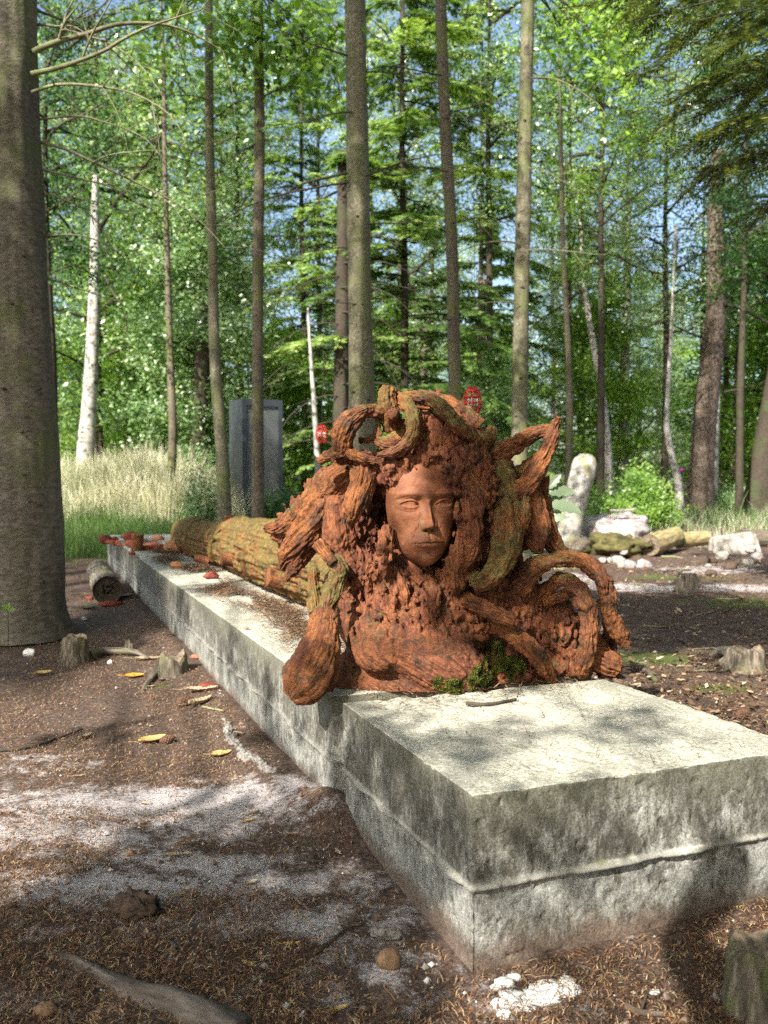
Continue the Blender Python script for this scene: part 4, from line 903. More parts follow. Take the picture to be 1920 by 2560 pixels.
T1 = named_tree([(6, -40, 150), (20, 500, 160), (34, 900, 176), (45, 1180, 196), (50, 1400, 206), (52, 1520, 214), (54, 1590, 226)], 4.28, 'bark_big', 'thick rough grey-brown conifer trunk at the left edge, closest tree to the camera', 'conifer_tree', 'high', 1, 72, 420, .05, .07, cz=1.0, cs=.9, flare=1.14)
T2 = named_tree([(402, -30, 5), (409, 160, 9), (412, 400, 11), (420, 700, 15), (426, 900, 18), (430, 1000, 19), (432, 1100, 21), (425, 1230, 24), (412, 1338, 27)], 12.2, 'bark_grey', 'thin crooked grey sapling trunk rising behind the far end of the plinth', 'sapling_tree', None, 2, 16)
T3 = named_tree([(522, -20, 20), (524, 347, 22), (531, 636, 24), (538, 900, 28), (556, 1143, 32), (562, 1340, 38)], 9.0, 'bark_olive', 'slim yellowish trunk bending left just left of the grey cabinet', 'young_tree', 'high', 3, 26)
T4 = named_tree([(645, -20, 23), (649, 347, 26), (645, 636, 28), (644, 1000, 28), (645, 1345, 32)], 8.4, 'bark_grey', 'slim straight brown trunk standing in front of the grey cabinet', 'young_tree', 'high', 4, 26, cvar=1)
T5 = named_tree([(888, -20, 48), (893, 300, 53), (898, 636, 56), (902, 926, 62), (905, 1180, 70), (906, 1330, 84)], 7.5, 'bark_olive', 'stout pale olive trunk rising directly behind the sculpture\'s head', 'young_tree', 'high', 5, 40, 240, cvar=1)
T6 = named_tree([(1101, -20, 27), (1112, 289, 29), (1125, 520, 30), (1132, 694, 30), (1134, 868, 32), (1139, 1024, 34), (1143, 1330, 42)], 8.6, 'bark_grey', 'slim trunk with a dark upper half behind the sculpture, next to the red openwork ornament', 'young_tree', 'high', 6, 28)
T7 = named_tree([(1320, -20, 30), (1314, 231, 32), (1310, 463, 35), (1304, 694, 37), (1300, 984, 38), (1296, 1320, 48)], 8.8, 'bark_olive', 'pale straight trunk with dark knots standing behind the antler-like root', 'young_tree', 'high', 7, 30, cvar=1)
T8 = named_tree([(860, 380, 30), (857, 700, 34), (853, 1000, 38), (850, 1290, 46)], 14, 'bark_dark', 'dark rough trunk half hidden on the left of the stout olive trunk', 'spruce_tree', None, 8)
T9 = named_tree([(239, 440, 13), (238, 540, 20), (237, 723, 28), (230, 880, 31), (224, 1000, 35), (216, 1110, 42)], 14.5, 'bark_birch', 'bright white birch trunk above the tall dry grass', 'birch_tree', None, 9, 26, groove=.03)
T10 = named_tree([(1396, 60, 5), (1402, 330, 9), (1405, 520, 11), (1408, 636, 12), (1420, 868, 15), (1424, 1070, 17), (1420, 1250, 20)], 13, 'bark_grey', 'thin grey pole-like trunk right of the pale knotted trunk', 'sapling_tree', None, 10, 14)
T12 = named_tree([(1446, 470, 7), (1458, 680, 11), (1470, 780, 14), (1484, 868, 15), (1502, 960, 17), (1514, 1070, 20), (1522, 1170, 24)], 17, 'bark_birch', 'thin birch trunk leaning left above the green holly bush', 'birch_tree', None, 12, 14)
T13 = named_tree([(1572, 480, 12), (1566, 760, 20), (1563, 870, 22), (1560, 1000, 24), (1556, 1200, 30)], 20, 'bark_birch', 'pale straight birch trunk behind the right part of the holly bush', 'birch_tree', None, 13, 16)
T14 = named_tree([(1690, 560, 5), (1678, 830, 8), (1672, 930, 10), (1668, 1010, 12), (1667, 1075, 15), (1684, 1160, 18), (1695, 1205, 20), (1702, 1292, 26)], 16, 'bark_birch', 'crooked white sapling trunk with a bend near its foot', 'birch_tree', None, 14, 16)
T15 = named_tree([(1796, 380, 34), (1790, 550, 40), (1791, 752, 46), (1782, 868, 50), (1766, 1013, 55), (1756, 1150, 58), (1748, 1280, 70)], 18, 'bark_pine', 'thick dark-barked pine trunk leaning right beyond the logs', 'pine_tree', None, 15, 32)
T16 = named_tree([(1797, 830, 16), (1790, 1000, 20), (1785, 1150, 22), (1783, 1240, 26)], 21, 'bark_birch', 'white trunk immediately right of the thick pine', 'birch_tree', None, 16, 14)
T17 = named_tree([(1820, 760, 13), (1814, 1000, 16), (1806, 1230, 20)], 23, 'bark_pine', 'narrow brown trunk second to the right of the thick pine', 'pine_tree', None, 17, 14)
T18 = named_tree([(1850, 760, 14), (1842, 1000, 18), (1830, 1240, 22)], 22, 'bark_pine', 'narrow pinkish pine trunk third to the right of the thick pine', 'pine_tree', None, 18, 14)
T19 = named_tree([(1975, 780, 40), (1940, 950, 46), (1915, 1090, 52), (1893, 1275, 74)], 17, 'bark_dark', 'dark trunk leaning in from the right edge of the photo', 'spruce_tree', None, 19, 30)
T11 = named_tree([(1452, 420, 14), (1453, 694, 16), (1456, 900, 18), (1450, 1200, 22)], 22, 'bark_pine', 'reddish pine trunk behind the thin grey pole-like trunk', 'pine_tree', None, 11, 14)
T20 = named_tree([(1205, 700, 20), (1203, 900, 22), (1200, 1200, 28)], 19, 'bark_pine', 'pinkish pine trunk seen between the two slim trunks behind the ornament', 'pine_tree', None, 20, 16)
T21 = named_tree([(770, 770, 5), (775, 860, 8), (785, 1010, 12), (794, 1150, 16), (800, 1300, 20)], 13, 'bark_birch', 'thin white leaning sapling beside the small red ornament', 'birch_tree', None, 21, 14)
T22 = named_tree([(1062, 820, 20), (1060, 950, 22), (1060, 1200, 26)], 20, 'bark_pine', 'dim brown pine trunk between the olive trunk and the dark-topped one', 'pine_tree', None, 22, 14)
T23 = named_tree([(125, 620, 14), (122, 900, 15), (120, 1100, 18)], 16, 'bark_pine', 'brown trunk in the shade between the big left conifer and the white birch', 'pine_tree', None, 23, 14)
T24 = named_tree([(508, 760, 34), (505, 900, 36), (500, 1100, 42)], 15, 'bark_dark', 'dark trunk deep inside the spruce left of the grey cabinet', 'spruce_tree', None, 24, 16)
# knots and dead branches
def knots(root, rows, d, mat):
    rg = np.random.default_rng(int(rows[0][0]))
    for (a, b_, r_) in rows:
        p = P(a, b_, d); v, q, t = blob(p, (r_, r_ * .7, r_ * .6), 8, .3, 3, int(a)); mb = MB(); mb.add(v, q, t); part(mb, 'knot', M[mat], root)
knots(T1, [(98, 972, .014), (55, 1080, .013), (60, 1187, .010), (102, 1261, .014), (75, 1255, .012), (8, 1272, .012), (40, 1378, .012), (105, 1455, .016), (10, 972, .012), (30, 760, .012), (60, 640, .01)], 4.09, 'bark_dark')
knots(T7, [(1306, 718, .022), (1301, 945, .02), (1296, 560, .015), (1312, 300, .015), (1290, 1040, .015)], 8.72, 'bark_dark')
knots(T5, [(894, 540, .015), (905, 760, .014), (915, 350, .014), (884, 980, .018), (920, 1000, .02)], 7.40, 'bark_dark')
def br(px, py, d, dx, dz, L, r, dep=2, droop=.25, dy=-.1): return (P(px, py, d), (dx, dy, dz), L, r, dep, droop)
dead_branches(T1, [br(80, 130, 4.25, 1, .55, 1.0, .016, 2, .3, .3), br(78, 185, 4.2, 1, .35, .9, .014, 2, .2, .2), br(75, 350, 4.3, 1, -.05, 1.1, .010, 2, .25, .3), br(80, 230, 4.2, 1, .1, .95, .009, 2, .8, -.1), br(85, 420, 4.3, 1, .05, .6, .007, 2, .8, .4),
                   br(90, 590, 4.3, 1, .1, .55, .006, 2, 1.1, .2), br(90, 480, 4.3, 1, -.1, .5, .006, 2, .9, .4), br(95, 690, 4.3, 1, -.2, .45, .005, 2, .6, .4), br(70, 60, 4.3, 1, .1, .9, .008, 2, .9, .3), br(75, 20, 4.4, 1, -.1, .8, .008, 2, .6, .5), br(90, 300, 4.3, 1, .2, .8, .007, 2, 1.0, .2)], 'twig', 5)
dead_branches(T5, [br(870, 432, 7.4, -1, .12, 1.0, .014, 2, .25), br(872, 455, 7.4, -1, -.15, 1.3, .012, 2, .15), br(915, 440, 7.4, 1, .15, .9, .012, 2, .3), br(870, 140, 7.4, -1, .4, .9, .010, 2, .2), br(915, 180, 7.4, 1, .2, .8, .008, 2, .3), br(880, 280, 7.4, -1, -.1, .9, .008, 2, .3), br(920, 560, 7.4, 1, .1, .9, .008, 2, .3), br(870, 620, 7.4, -1, .0, .7, .006, 2, .4), br(925, 700, 7.4, 1, -.05, .7, .006, 2, .3), br(890, 760, 7.4, -1, .1, .7, .006, 2, .3)], 'twig_dark', 6)
dead_branches(T7, [br(1330, 195, 8.7, 1, .1, .9, .012, 1, .5), br(1300, 330, 8.7, -1, .2, 1.2, .010, 2, .25), br(1300, 610, 8.7, -1, .1, .9, .010, 1, .5), br(1320, 625, 8.7, 1, .05, .8, .008, 1, .2), br(1320, 420, 8.7, 1, .1, .7, .006, 2, .3), br(1300, 760, 8.7, -1, .1, .7, .006, 2, .3)], 'twig', 7)
dead_branches(T6, [br(1110, 190, 8.5, -1, .3, 1.1, .010, 2, .25), br(1115, 290, 8.5, 1, .3, .9, .008, 2, .3), br(1125, 560, 8.5, 1, .2, 1.0, .008, 2, .3), br(1120, 430, 8.5, -1, .15, 1.0, .009, 2, .25), br(1130, 800, 8.5, -1, .1, .8, .007, 2, .3)], 'twig_dark', 8)
dead_branches(T3, [br(530, 110, 8.9, 1, .05, 1.0, .012, 2, .12), br(528, 300, 8.9, 1, .5, .8, .009, 2, .3), br(535, 560, 8.9, 1, .6, .9, .007, 2, .3), br(520, 420, 8.9, -1, .4, .9, .007, 2, .3), br(520, 250, 8.9, -1, .3, .9, .007, 2, .3), br(536, 700, 8.9, -1, .3, .7, .005, 2, .4)], 'twig_dark', 9)
dead_branches(T4, [br(660, 120, 8.3, 1, .1, 1.0, .011, 2, .12), br(660, 240, 8.3, 1, .35, .9, .009, 2, .3), br(640, 360, 8.3, -1, -.3, .7, .007, 2, .3), br(655, 590, 8.3, 1, .1, .8, .007, 2, .5), br(655, 480, 8.3, 1, .3, .8, .006, 2, .3), br(635, 640, 8.3, -1, .2, .7, .006, 2, .4)], 'twig_dark', 10)
dead_branches(T8, [br(850, 900 + 30 * k, 13.9, -1 if k % 2 else 1, .1, 1.7, .014, 2, .3, -.3) for k in range(-8, 8)], 'twig_dark', 11)
dead_branches(T15, [br(1810, 760, 17.8, 1, -.35, 2.6, .04, 1, .05), br(1770, 850, 17.8, -1, .25, 1.2, .03, 1, .0), br(1810, 980, 17.8, 1, .25, 1.6, .02, 2, .1)], 'twig_dark', 12)
# ---- leafy and needle trees that fill the wood
def forest_tree(kind, px, d, H, label, group, var=0, mat=None, rz=0.0, tm='bark_dark', tr=.075, wide=1.0, cat='tree', name=None, lift=0.0):
    g0 = P(px, 1200, d); x, y = float(g0[0]), float(g0[1]); z = float(ground_h(x, y)) if abs(x) < 60 else 0.0
    H0 = {'oak': 11, 'birch': 12, 'hazel': 5.5, 'airy': 13, 'high': 13, 'spruce': 12, 'larch': 13, 'pine': 15}[kind]; s = H / H0
    root = empty(name or {'oak': 'oak_tree', 'birch': 'birch_tree', 'hazel': 'hazel_bush', 'airy': 'broadleaf_tree', 'high': 'young_tree', 'spruce': 'spruce_tree', 'larch': 'spruce_tree', 'pine': 'pine_tree'}[kind], (x, y, z), label, cat, group, rz)
    key = ('trunk', tm, kind)
    if key not in _cache:
        mb = trunk_mb([[0, 0, -.1, .12], [0.03, 0, H0 * .3, .10], [-.05, .04, H0 * .6, .07], [0.02, .0, H0 * .97, .015]], 60, 12, .05, .1, 3); o = mb.build('trunk', M[tm], None); _cache[key] = o.data; bpy.data.objects.remove(o)
    t = bpy.data.objects.new('trunk', _cache[key]); COL.objects.link(t); t.parent = root; t.scale = (tr / .11, tr / .11, s)
    add_crown(root, kind, var, (s * wide, s * wide, s), lift, 0, mat); return root
FT = forest_tree
# near and middle distance, each one recognisable
FT('oak', 130, 11.5, 7.0, 'dark leafy oak between the big left conifer and the white birch', None, 0, 'leaf_dark', .3, wide=.8, lift=2.6)
FT('spruce', 400, 20, 9.5, 'bright feathery spruce behind the tall dry grass', None, 0, None, 1.0, 'bark_dark')
FT('spruce', 560, 24, 13, 'tall spruce rising behind the two slim trunks by the cabinet', None, 1, None, 2.1, 'bark_dark')
FT('hazel', 505, 15.5, 5.2, 'dark green leafy shrub in front of the spruce left of the cabinet', None, 0, 'leaf', .5, cat='shrub')
FT('larch', 760, 19, 12, 'feathery conifer just left of the stout olive trunk', None, 0, None, .2, 'bark_dark')
FT('spruce', 1010, 15, 12, 'lit spruce with layered bright sprays right of the stout olive trunk', None, 2, None, .9, 'bark_dark', wide=1.15)
FT('larch', 1200, 21, 14, 'pale feathery conifer filling the gap between the dark-topped and the knotted trunk', None, 1, None, 2.7, 'bark_dark')
FT('oak', 1500, 16, 10, 'bright oak whose leaves hang over the thin grey pole-like trunk', None, 1, 'leaf_bright', 1.2, wide=.75, lift=3.4)
FT('airy', 1660, 19, 11, 'pale silvery broadleaf tree left of the thick pine', None, 0, None, .2, lift=2.6)
FT('oak', 1850, 16, 8.0, 'darker oak crown wrapped round the thick pine trunk', None, 0, 'leaf_dark', 2.2, wide=.75, lift=3.6)
FT('birch', 1380, 26, 13, 'silvery birch crown behind the pale knotted trunk', None, 0, None, .7, 'bark_birch')
FT('birch', 60, 26, 13, 'silvery birch crown glimpsed beside the big left conifer', None, 1, None, 1.9, 'bark_birch')
FT('oak', 330, 27, 14, 'tall leafy oak behind the thin crooked sapling', None, 1, None, .2)
FT('hazel', 700, 16, 3.6, 'leafy green bush right of the grey cabinet', None, 1, None, 2.5, cat='shrub')
FT('hazel', 960, 20, 4.5, 'bushy growth low behind the sculpture\'s head', None, 0, None, .9, cat='shrub')
FT('hazel', 1230, 15, 3.0, 'low bright bush between the ornament and the pale knotted trunk', None, 1, 'leaf', 1.9, cat='shrub')
FT('hazel', 1900, 22, 7, 'bright young beech at the right edge beyond the pines', None, 0, 'leaf_bright', 3.1, cat='tree', name='beech_tree')
for (kd, px, d, H, lab, var, mt) in [
    ('oak', 250, 17, 12.5, 'leafy oak filling the space above the white birch', 1, 'leaf'),
    ('airy', 470, 23, 14, 'broadleaf crown between the thin sapling and the yellowish trunk', 1, 'leaf'),
    ('birch', 600, 21, 13, 'leafy crown right behind the pair of slim trunks at the cabinet', 0, 'leaf'),
    ('birch', 800, 22, 14, 'broad green birch in the gap left of the stout olive trunk', 1, 'leaf'),
    ('airy', 1000, 20, 14, 'tall pale crown behind the lit spruce', 0, None),
    ('birch', 1220, 17, 13, 'fine leaved birch crown between the dark-topped and the knotted trunk', 1, 'leaf'),
    ('airy', 1420, 19, 10, 'pale crown around the thin grey pole-like trunk', 1, None),
    ('birch', 1560, 20, 9, 'silvery fine leaved birch above the holly bush', 0, None),
    ('airy', 1750, 22, 10, 'wide pale crown spreading behind the thick pine', 1, None),
    ('oak', 1930, 19, 12, 'green oak crown at the right edge above the leaning dark trunk', 1, 'leaf'),
    ('hazel', 320, 19, 5.5, 'tall hazel above the dry grass', 1, None), ('hazel', 1500, 20, 5, 'hazel thicket behind the holly bush', 0, None)]:
    FT(kd, px, d, H, lab, None, var, mt, px * .01, wide=1.0, lift=3.0 if (kd != 'hazel' and px > 1150) else 0.0)
# the wood behind
rg = np.random.default_rng(77)
kinds = ['spruce', 'airy', 'oak', 'birch', 'pine', 'larch', 'airy', 'oak', 'pine', 'hazel']
k = 0
for row, (d, n) in enumerate([(29, 8), (38, 11), (50, 14), (64, 18)]):
    for j in range(n):
        px = -150 + 2250 * (j + rg.uniform(.15, .85)) / n; kd = kinds[(k * 7 + row) % 10]; k += 1
        H = rg.uniform(9, 14) if kd != 'hazel' else rg.uniform(5, 8)
        if 1480 < px < 2000: H *= .85
        lab = {'spruce': 'distant dark spruce deep in the wood behind the clearing', 'larch': 'distant feathery conifer deep in the wood behind the clearing', 'airy': 'distant pale broadleaf tree deep in the wood behind the clearing', 'oak': 'distant green oak deep in the wood behind the clearing', 'birch': 'distant silvery birch deep in the wood behind the clearing', 'pine': 'distant bare-stemmed pine deep in the wood behind the clearing', 'hazel': 'distant bushy thicket tree deep in the wood behind the clearing'}[kd]
        FT(kd, px, d * rg.uniform(.93, 1.07), H, lab, 'distant ' + kd + ' trees', k % 2, None, rg.random() * 6, 'bark_pine' if kd == 'pine' else ['bark_dark', 'bark_grey'][k % 2], .09 if kd != 'pine' else .14, rg.uniform(1.2, 1.6))
# ---- oak leaves hanging in at the top
def leaf_spray(rows, d, n, size, mat, root, seed, spread=.16, wid=.6):
    rg = np.random.default_rng(seed); H = P(rows[0][0], rows[0][1], d)
    C = []
    for (a, b_) in rows[1:]:
        e = P(a, b_, d + rg.normal(0, .3)); mid_ = (H + e) / 2 + np.array([0, 0, .15]); v, q, t, g = tube([[*H, .012], [*mid_, .008], [*e, .003]], 20, 5, cap=False); mb = MB(); mb.add(v, q, grain=g); part(mb, 'branch', M['twig_dark'], root)
        C.append(e + rg.normal(0, 1, (n, 3)) * spread); C.append(mid_ + (e - mid_) * rg.random((n // 2, 1)) + rg.normal(0, 1, (n // 2, 3)) * spread * .7)
    C = np.concatenate(C); mb = MB(); mb.add(**cloud_leaves(C, rg, size, size * wid, .7, .5 + .3 * vnoise(C * 3, 2))); part(mb, 'crown', M[mat], root, False)
    return root
leaf_spray([(650, -20), (560, 40), (620, 90), (680, 60), (740, 130), (800, 60), (760, 200), (850, 90), (700, 180), (620, 160), (560, 120), (800, 180), (850, 230)], 8.3, 90, .10, 'leaf_bright', T4, 4, .20)
leaf_spray([(524, -20), (380, 60), (410, 120), (400, 150), (360, 40), (440, 40), (460, 100)], 8.6, 30, .11, 'leaf_bright', T3, 5, .14)
leaf_spray([(1322, -40), (1440, 60), (1500, 120), (1560, 60), (1500, 180), (1480, 240), (1420, 140), (1540, 160), (1600, 40)], 9.2, 90, .10, 'leaf_bright', T7, 6, .26)
rgb_ = np.random.default_rng(31)
hr = empty('spruce_tree', (3.2, 4.6, 0), 'shaded brown-green spruce reaching in at the top right corner', 'tree')
v, q, t, g = tube([[3.2, 4.6, -.1, .14], [3.2, 4.6, 3, .11], [3.15, 4.6, 8, .05]], 60, 16, .05, .1, 3, 5); mb = MB(); mb.add(v, q, t, grain=g); part(mb, 'trunk', M['bark_dark'], hr)
mbl, mbw = MB(), MB(); CC, DD, LL, TT = [], [], [], []
for (a, b_, d) in [(1640, 130, 4.3), (1700, 230, 4.2), (1760, 330, 4.2), (1560, 60, 4.4), (1700, 60, 4.1), (1820, 420, 4.3), (1880, 300, 4.0), (1800, 180, 4.0), (1600, 0, 4.5), (1850, 100, 4.0), (1900, 520, 4.4), (1750, 440, 4.6), (1480, 20, 4.8), (1660, 300, 4.5)]:
    e = P(a, b_, d); s0 = np.array([3.2, 4.6, e[2] + .35]); L = np.linalg.norm(e - s0); dv = (e - s0) / L
    v, q, t, g = tube([[*s0, .014], [*((s0 + e) / 2 + np.array([0, 0, .1])), .008], [*e, .002]], 24, 5, cap=False); mbw.add(v, q, grain=g)
    for j in range(64):
        f = .25 + .75 * rgb_.random(); p0 = s0 + (e - s0) * f + np.array([0, 0, .1 * 4 * f * (1 - f)]); sd = unit(np.cross(dv, [0, 0, 1.0])) * (1 if j % 2 else -1); dd = unit(dv * .7 + sd * .8 + rgb_.normal(0, .15, 3) + np.array([0, 0, -.25])); Lt = rgb_.uniform(.14, .38)
        m = 26; tp = np.linspace(.02, 1, m)[:, None]; cc = p0 + dd * Lt * tp - np.array([0, 0, .12]) * tp ** 2 * Lt; s2 = unit(np.cross(dd, [0, 0, 1.0]))
        for g2 in (-1, 1): CC.append(cc); DD.append(unit(dd * .6 + s2 * g2 * .8) + rgb_.normal(0, .2, (m, 3))); LL.append(np.full(m, .040)); TT.append(np.clip(.5 + .3 * rgb_.normal() + 0 * tp[:, 0], 0, 1))
C = np.concatenate(CC); D = unit(np.concatenate(DD)); mbl.add(**leaves(C, D, unit(np.cross(D, rgb_.normal(0, .4, C.shape) + np.array([0, 0, 1.]))), np.concatenate(LL), .0075, np.concatenate(TT)))
part(mbl, 'crown', M['needle_brown'], hr, False); part(mbw, 'limbs', M['bark_dark'], hr)
# ================================================================ SHADE TREES (unseen, added out of frame; leaf clumps set along sun rays to shade chosen spots)
SUNN = np.array(SUNV)
def shade_tree(x, y, label, spots, seed, H=9):
    rg = np.random.default_rng(seed); root = empty('shade_larch', (x, y, 0), label, 'tree')
    v, q, t, g = tube([[x, y, -.1, .17], [x, y, 3, .13], [x + .1, y, H, .03]], 60, 14, .05, .1, 3, seed); mb = MB(); mb.add(v, q, t, grain=g); part(mb, 'trunk', M['bark_grey'], root)
    C, W = [], MB()
    for (tg, dist, rad, dens) in spots:
        c = np.asarray(tg) + SUNN * dist; h0 = max(1.5, c[2] - .5); s0 = np.array([x, y, h0]); rl = min(1.0, rad / .25)
        v, q, t, g = tube([[*s0, .016 * rl], [*((s0 + c) / 2 + [0, 0, .25]), .010 * rl], [*c, .004]], 16, 5, cap=False); W.add(v, q, grain=g)
        n = int(900 * dens * (rad / .3) ** 2); 
        for k in range(max(3, int(7 * (rad / .3) ** 1.2))):
            cc = c + rg.normal(0, .55, 3) * rad; m = int(n / 7); C.append(cc + rg.normal(0, .42, (m, 3)) * rad)
    C = np.concatenate(C); mb = MB(); mb.add(**cloud_leaves(C, rg, .07, .04, .8)); part(mb, 'crown', M['leaf'], root, False); part(W, 'limbs', M['bark_dark'], root)
def onslab(px, py): return G(px, py, SH)
SP1, SP2, SP3 = [], [], []
for (px, py, r, dn) in [(420, 2190, .20, 1.2), (650, 2120, .16, 1.2), (860, 2060, .14, 1.2), (180, 2240, .2, 1.2), (250, 2330, .16, 1.1), (900, 2210, .13, .9), (80, 2350, .16, 1), (1000, 2180, .08, .9), (300, 2450, .17, 1), (130, 2530, .17, 1), (520, 2540, .17, 1), (720, 2440, .15, .9), (450, 2380, .16, .9), (700, 2560, .12, .8), (620, 2330, .10, .7),
                        (250, 1850, .12, .6), (680, 1850, .08, .6), (520, 2480, .14, .7), (120, 2480, .16, .7)]: SP1.append((G(px, py), 6.0 + .7 * math.sin(px), r, dn))
for (px, py, r, dn) in [(1010, 1850, .11, 1), (1120, 1830, .11, 1), (1180, 1880, .07, .8), (1560, 1790, .10, 1), (1620, 1800, .07, .9), (900, 1800, .08, .8), (1080, 1930, .06, .6)]: SP2.append((onslab(px, py), 5.5, r * .8, dn))
for (px, py, r, dn) in [(1500, 1530, .35, 1.3), (1700, 1520, .4, 1.4), (1880, 1560, .35, 1.2), (1650, 1590, .25, 1.2), (1400, 1500, .4, 1), (1800, 1640, .15, .6)]: SP3.append((G(px, py), 8.0, r, dn))
for (px, py, d, r, dn) in [(1300, 1200, 2.15, .12, 1.8), (1270, 1320, 2.1, .10, 1.8), (1240, 1430, 2.1, .11, 1.8), (1210, 1110, 2.1, .07, 1.4), (1190, 1290, 2.08, .045, 1.2), (1330, 1570, 2.15, .10, 1.5), (1135, 1180, 2.06, .035, 1.2), (1100, 1080, 2.1, .04, 1.0), (1130, 1560, 2.06, .05, .9),
                          (860, 1900, 1.86, .08, 1.6), (890, 2040, 1.78, .09, 1.6), (950, 2160, 1.62, .09, 1.5), (1020, 2260, 1.50, .08, 1.3), (1040, 2030, 1.55, .08, 1.4), (1110, 2150, 1.45, .06, 1.1), (640, 1760, 2.5, .08, .9), (560, 1640, 2.9, .08, .9), (1350, 2100, 1.42, .06, .5), (1500, 2050, 1.45, .06, .6), (730, 1880, 2.15, .07, .9), (850, 1750, 2.0, .06, 1.0), (800, 1980, 1.9, .07, .6)]: SP2.append((P(px, py, d), 5.0, r, dn))
for (px, py, d, r, dn) in [(60, 700, 4.1, .30, 1.0), (80, 1000, 4.1, .26, 1.0), (40, 1200, 4.1, .25, .9), (90, 1350, 4.1, .25, .9), (60, 300, 4.1, .25, .7), (110, 1480, 4.1, .2, .8)]: SP1.append((P(px, py, d), 6.5, r, dn))
for (px, py, d, r, dn) in [(430, 1560, 4.0, .2, .8), (350, 1480, 5.2, .2, .6), (520, 1480, 4.0, .14, .7), (480, 1400, 5.2, .12, .8), (300, 1450, 6, .2, .7), (500, 1250, 9, .3, .6)]: SP1.append((P(px, py, d), 6.5, r, dn))
SP4 = []
for (px, py, d, r, dn) in [(522, 150, 9, .4, .8), (526, 400, 9, .3, .7), (532, 600, 9, .2, .5), (650, 250, 8.4, .3, .6), (645, 700, 8.4, .3, .6), (648, 1150, 8.4, .3, .7), (893, 250, 7.5, .35, .8), (897, 420, 7.5, .25, .8), (900, 950, 7.5, .15, .5),
                          (1105, 100, 8.6, .4, 1), (1112, 300, 8.6, .4, 1), (1120, 480, 8.6, .4, 1), (1134, 800, 8.6, .2, .6), (1314, 260, 8.8, .15, .5), (1308, 620, 8.8, .15, .5), (1300, 1020, 8.8, .3, .8), (330, 1200, 13, .35, .7), (400, 1260, 12.5, .35, .7), (620, 1200, 12, .4, .8), (1480, 1330, 9.2, .2, .5), (1840, 1450, 9, .15, .7)]: SP4.append((P(px, py, d), 7.0, r, dn))
shade_tree(-4.4, 4.2, 'unseen tall larch left of the frame, leaf clumps placed to dapple the slim trunks', SP4, 4, 12)
shade_tree(-2.6, -5.0, 'unseen leafy tree behind the camera to the left, leaf clumps placed to shade the ground', SP1, 1)
shade_tree(-0.6, -4.6, 'unseen slender tree straight behind the camera, leaf clumps placed to dapple the plinth', SP2, 2, 7)
shade_tree(2.6, -3.6, 'unseen broad tree behind the camera to the right, leaf clumps placed to shade the clearing', SP3, 3)

for i_, (kd, x_, y_, H_, lab) in enumerate([('spruce', 4.6, -1.6, 12, 'tall spruce right of the clearing, outside the frame'), ('larch', 6.2, 3.0, 13, 'feathery conifer right of the clearing beside the boulders, outside the frame'), ('oak', 4.2, -6.5, 12, 'wide oak behind the camera to the right'),
      ('spruce', -9.5, -8.0, 13, 'tall spruce far behind the camera to the left'), ('oak', -14, 9.5, 13, 'wide oak far left of the dry grass, outside the frame'), ('airy', 8.5, -3.5, 14, 'tall pale tree far right of the camera'), ('larch', 1.8, -8.5, 14, 'feathery conifer well behind the camera'),
      ('spruce', 8.8, 7.5, 13, 'spruce right of the sunlit clearing, outside the frame'), ('oak', -9.0, -1.5, 13, 'wide oak far left of the camera'), ('spruce', 6.5, -10.0, 15, 'tall dark spruce far behind the camera')]):
    r_ = forest_tree(kd, 960, 10, H_, lab, None, i_ % 2, None, i_ * 1.1, wide=1.15); r_.location = (x_, y_, 0)
for i_, (kd, x_, y_, lab) in enumerate([('oak', 3.1, .6, 'high-crowned oak just right of the camera, outside the frame'), ('airy', 2.6, -2.6, 'high-crowned pale tree behind the camera to the right'), ('oak', 5.2, -4.6, 'second high-crowned oak farther behind the camera to the right'),
      ('spruce', 7.4, .4, 'high-crowned spruce far right of the plinth, outside the frame'), ('birch', -7.0, -1.4, 'high-crowned birch left of the camera, outside the frame'), ('airy', 5.2, 4.2, 'high-crowned pale tree right of the shaded clearing, outside the frame'), ('oak', .6, -5.8, 'high-crowned oak straight behind the camera')]):
    r_ = forest_tree(kd, 960, 10, 12, lab, None, i_ % 2, None, i_ * 1.7, wide=1.2, lift=4.5, tr=.12); r_.location = (x_, y_, 0)
    r_.children[0].scale[2] *= 1.3
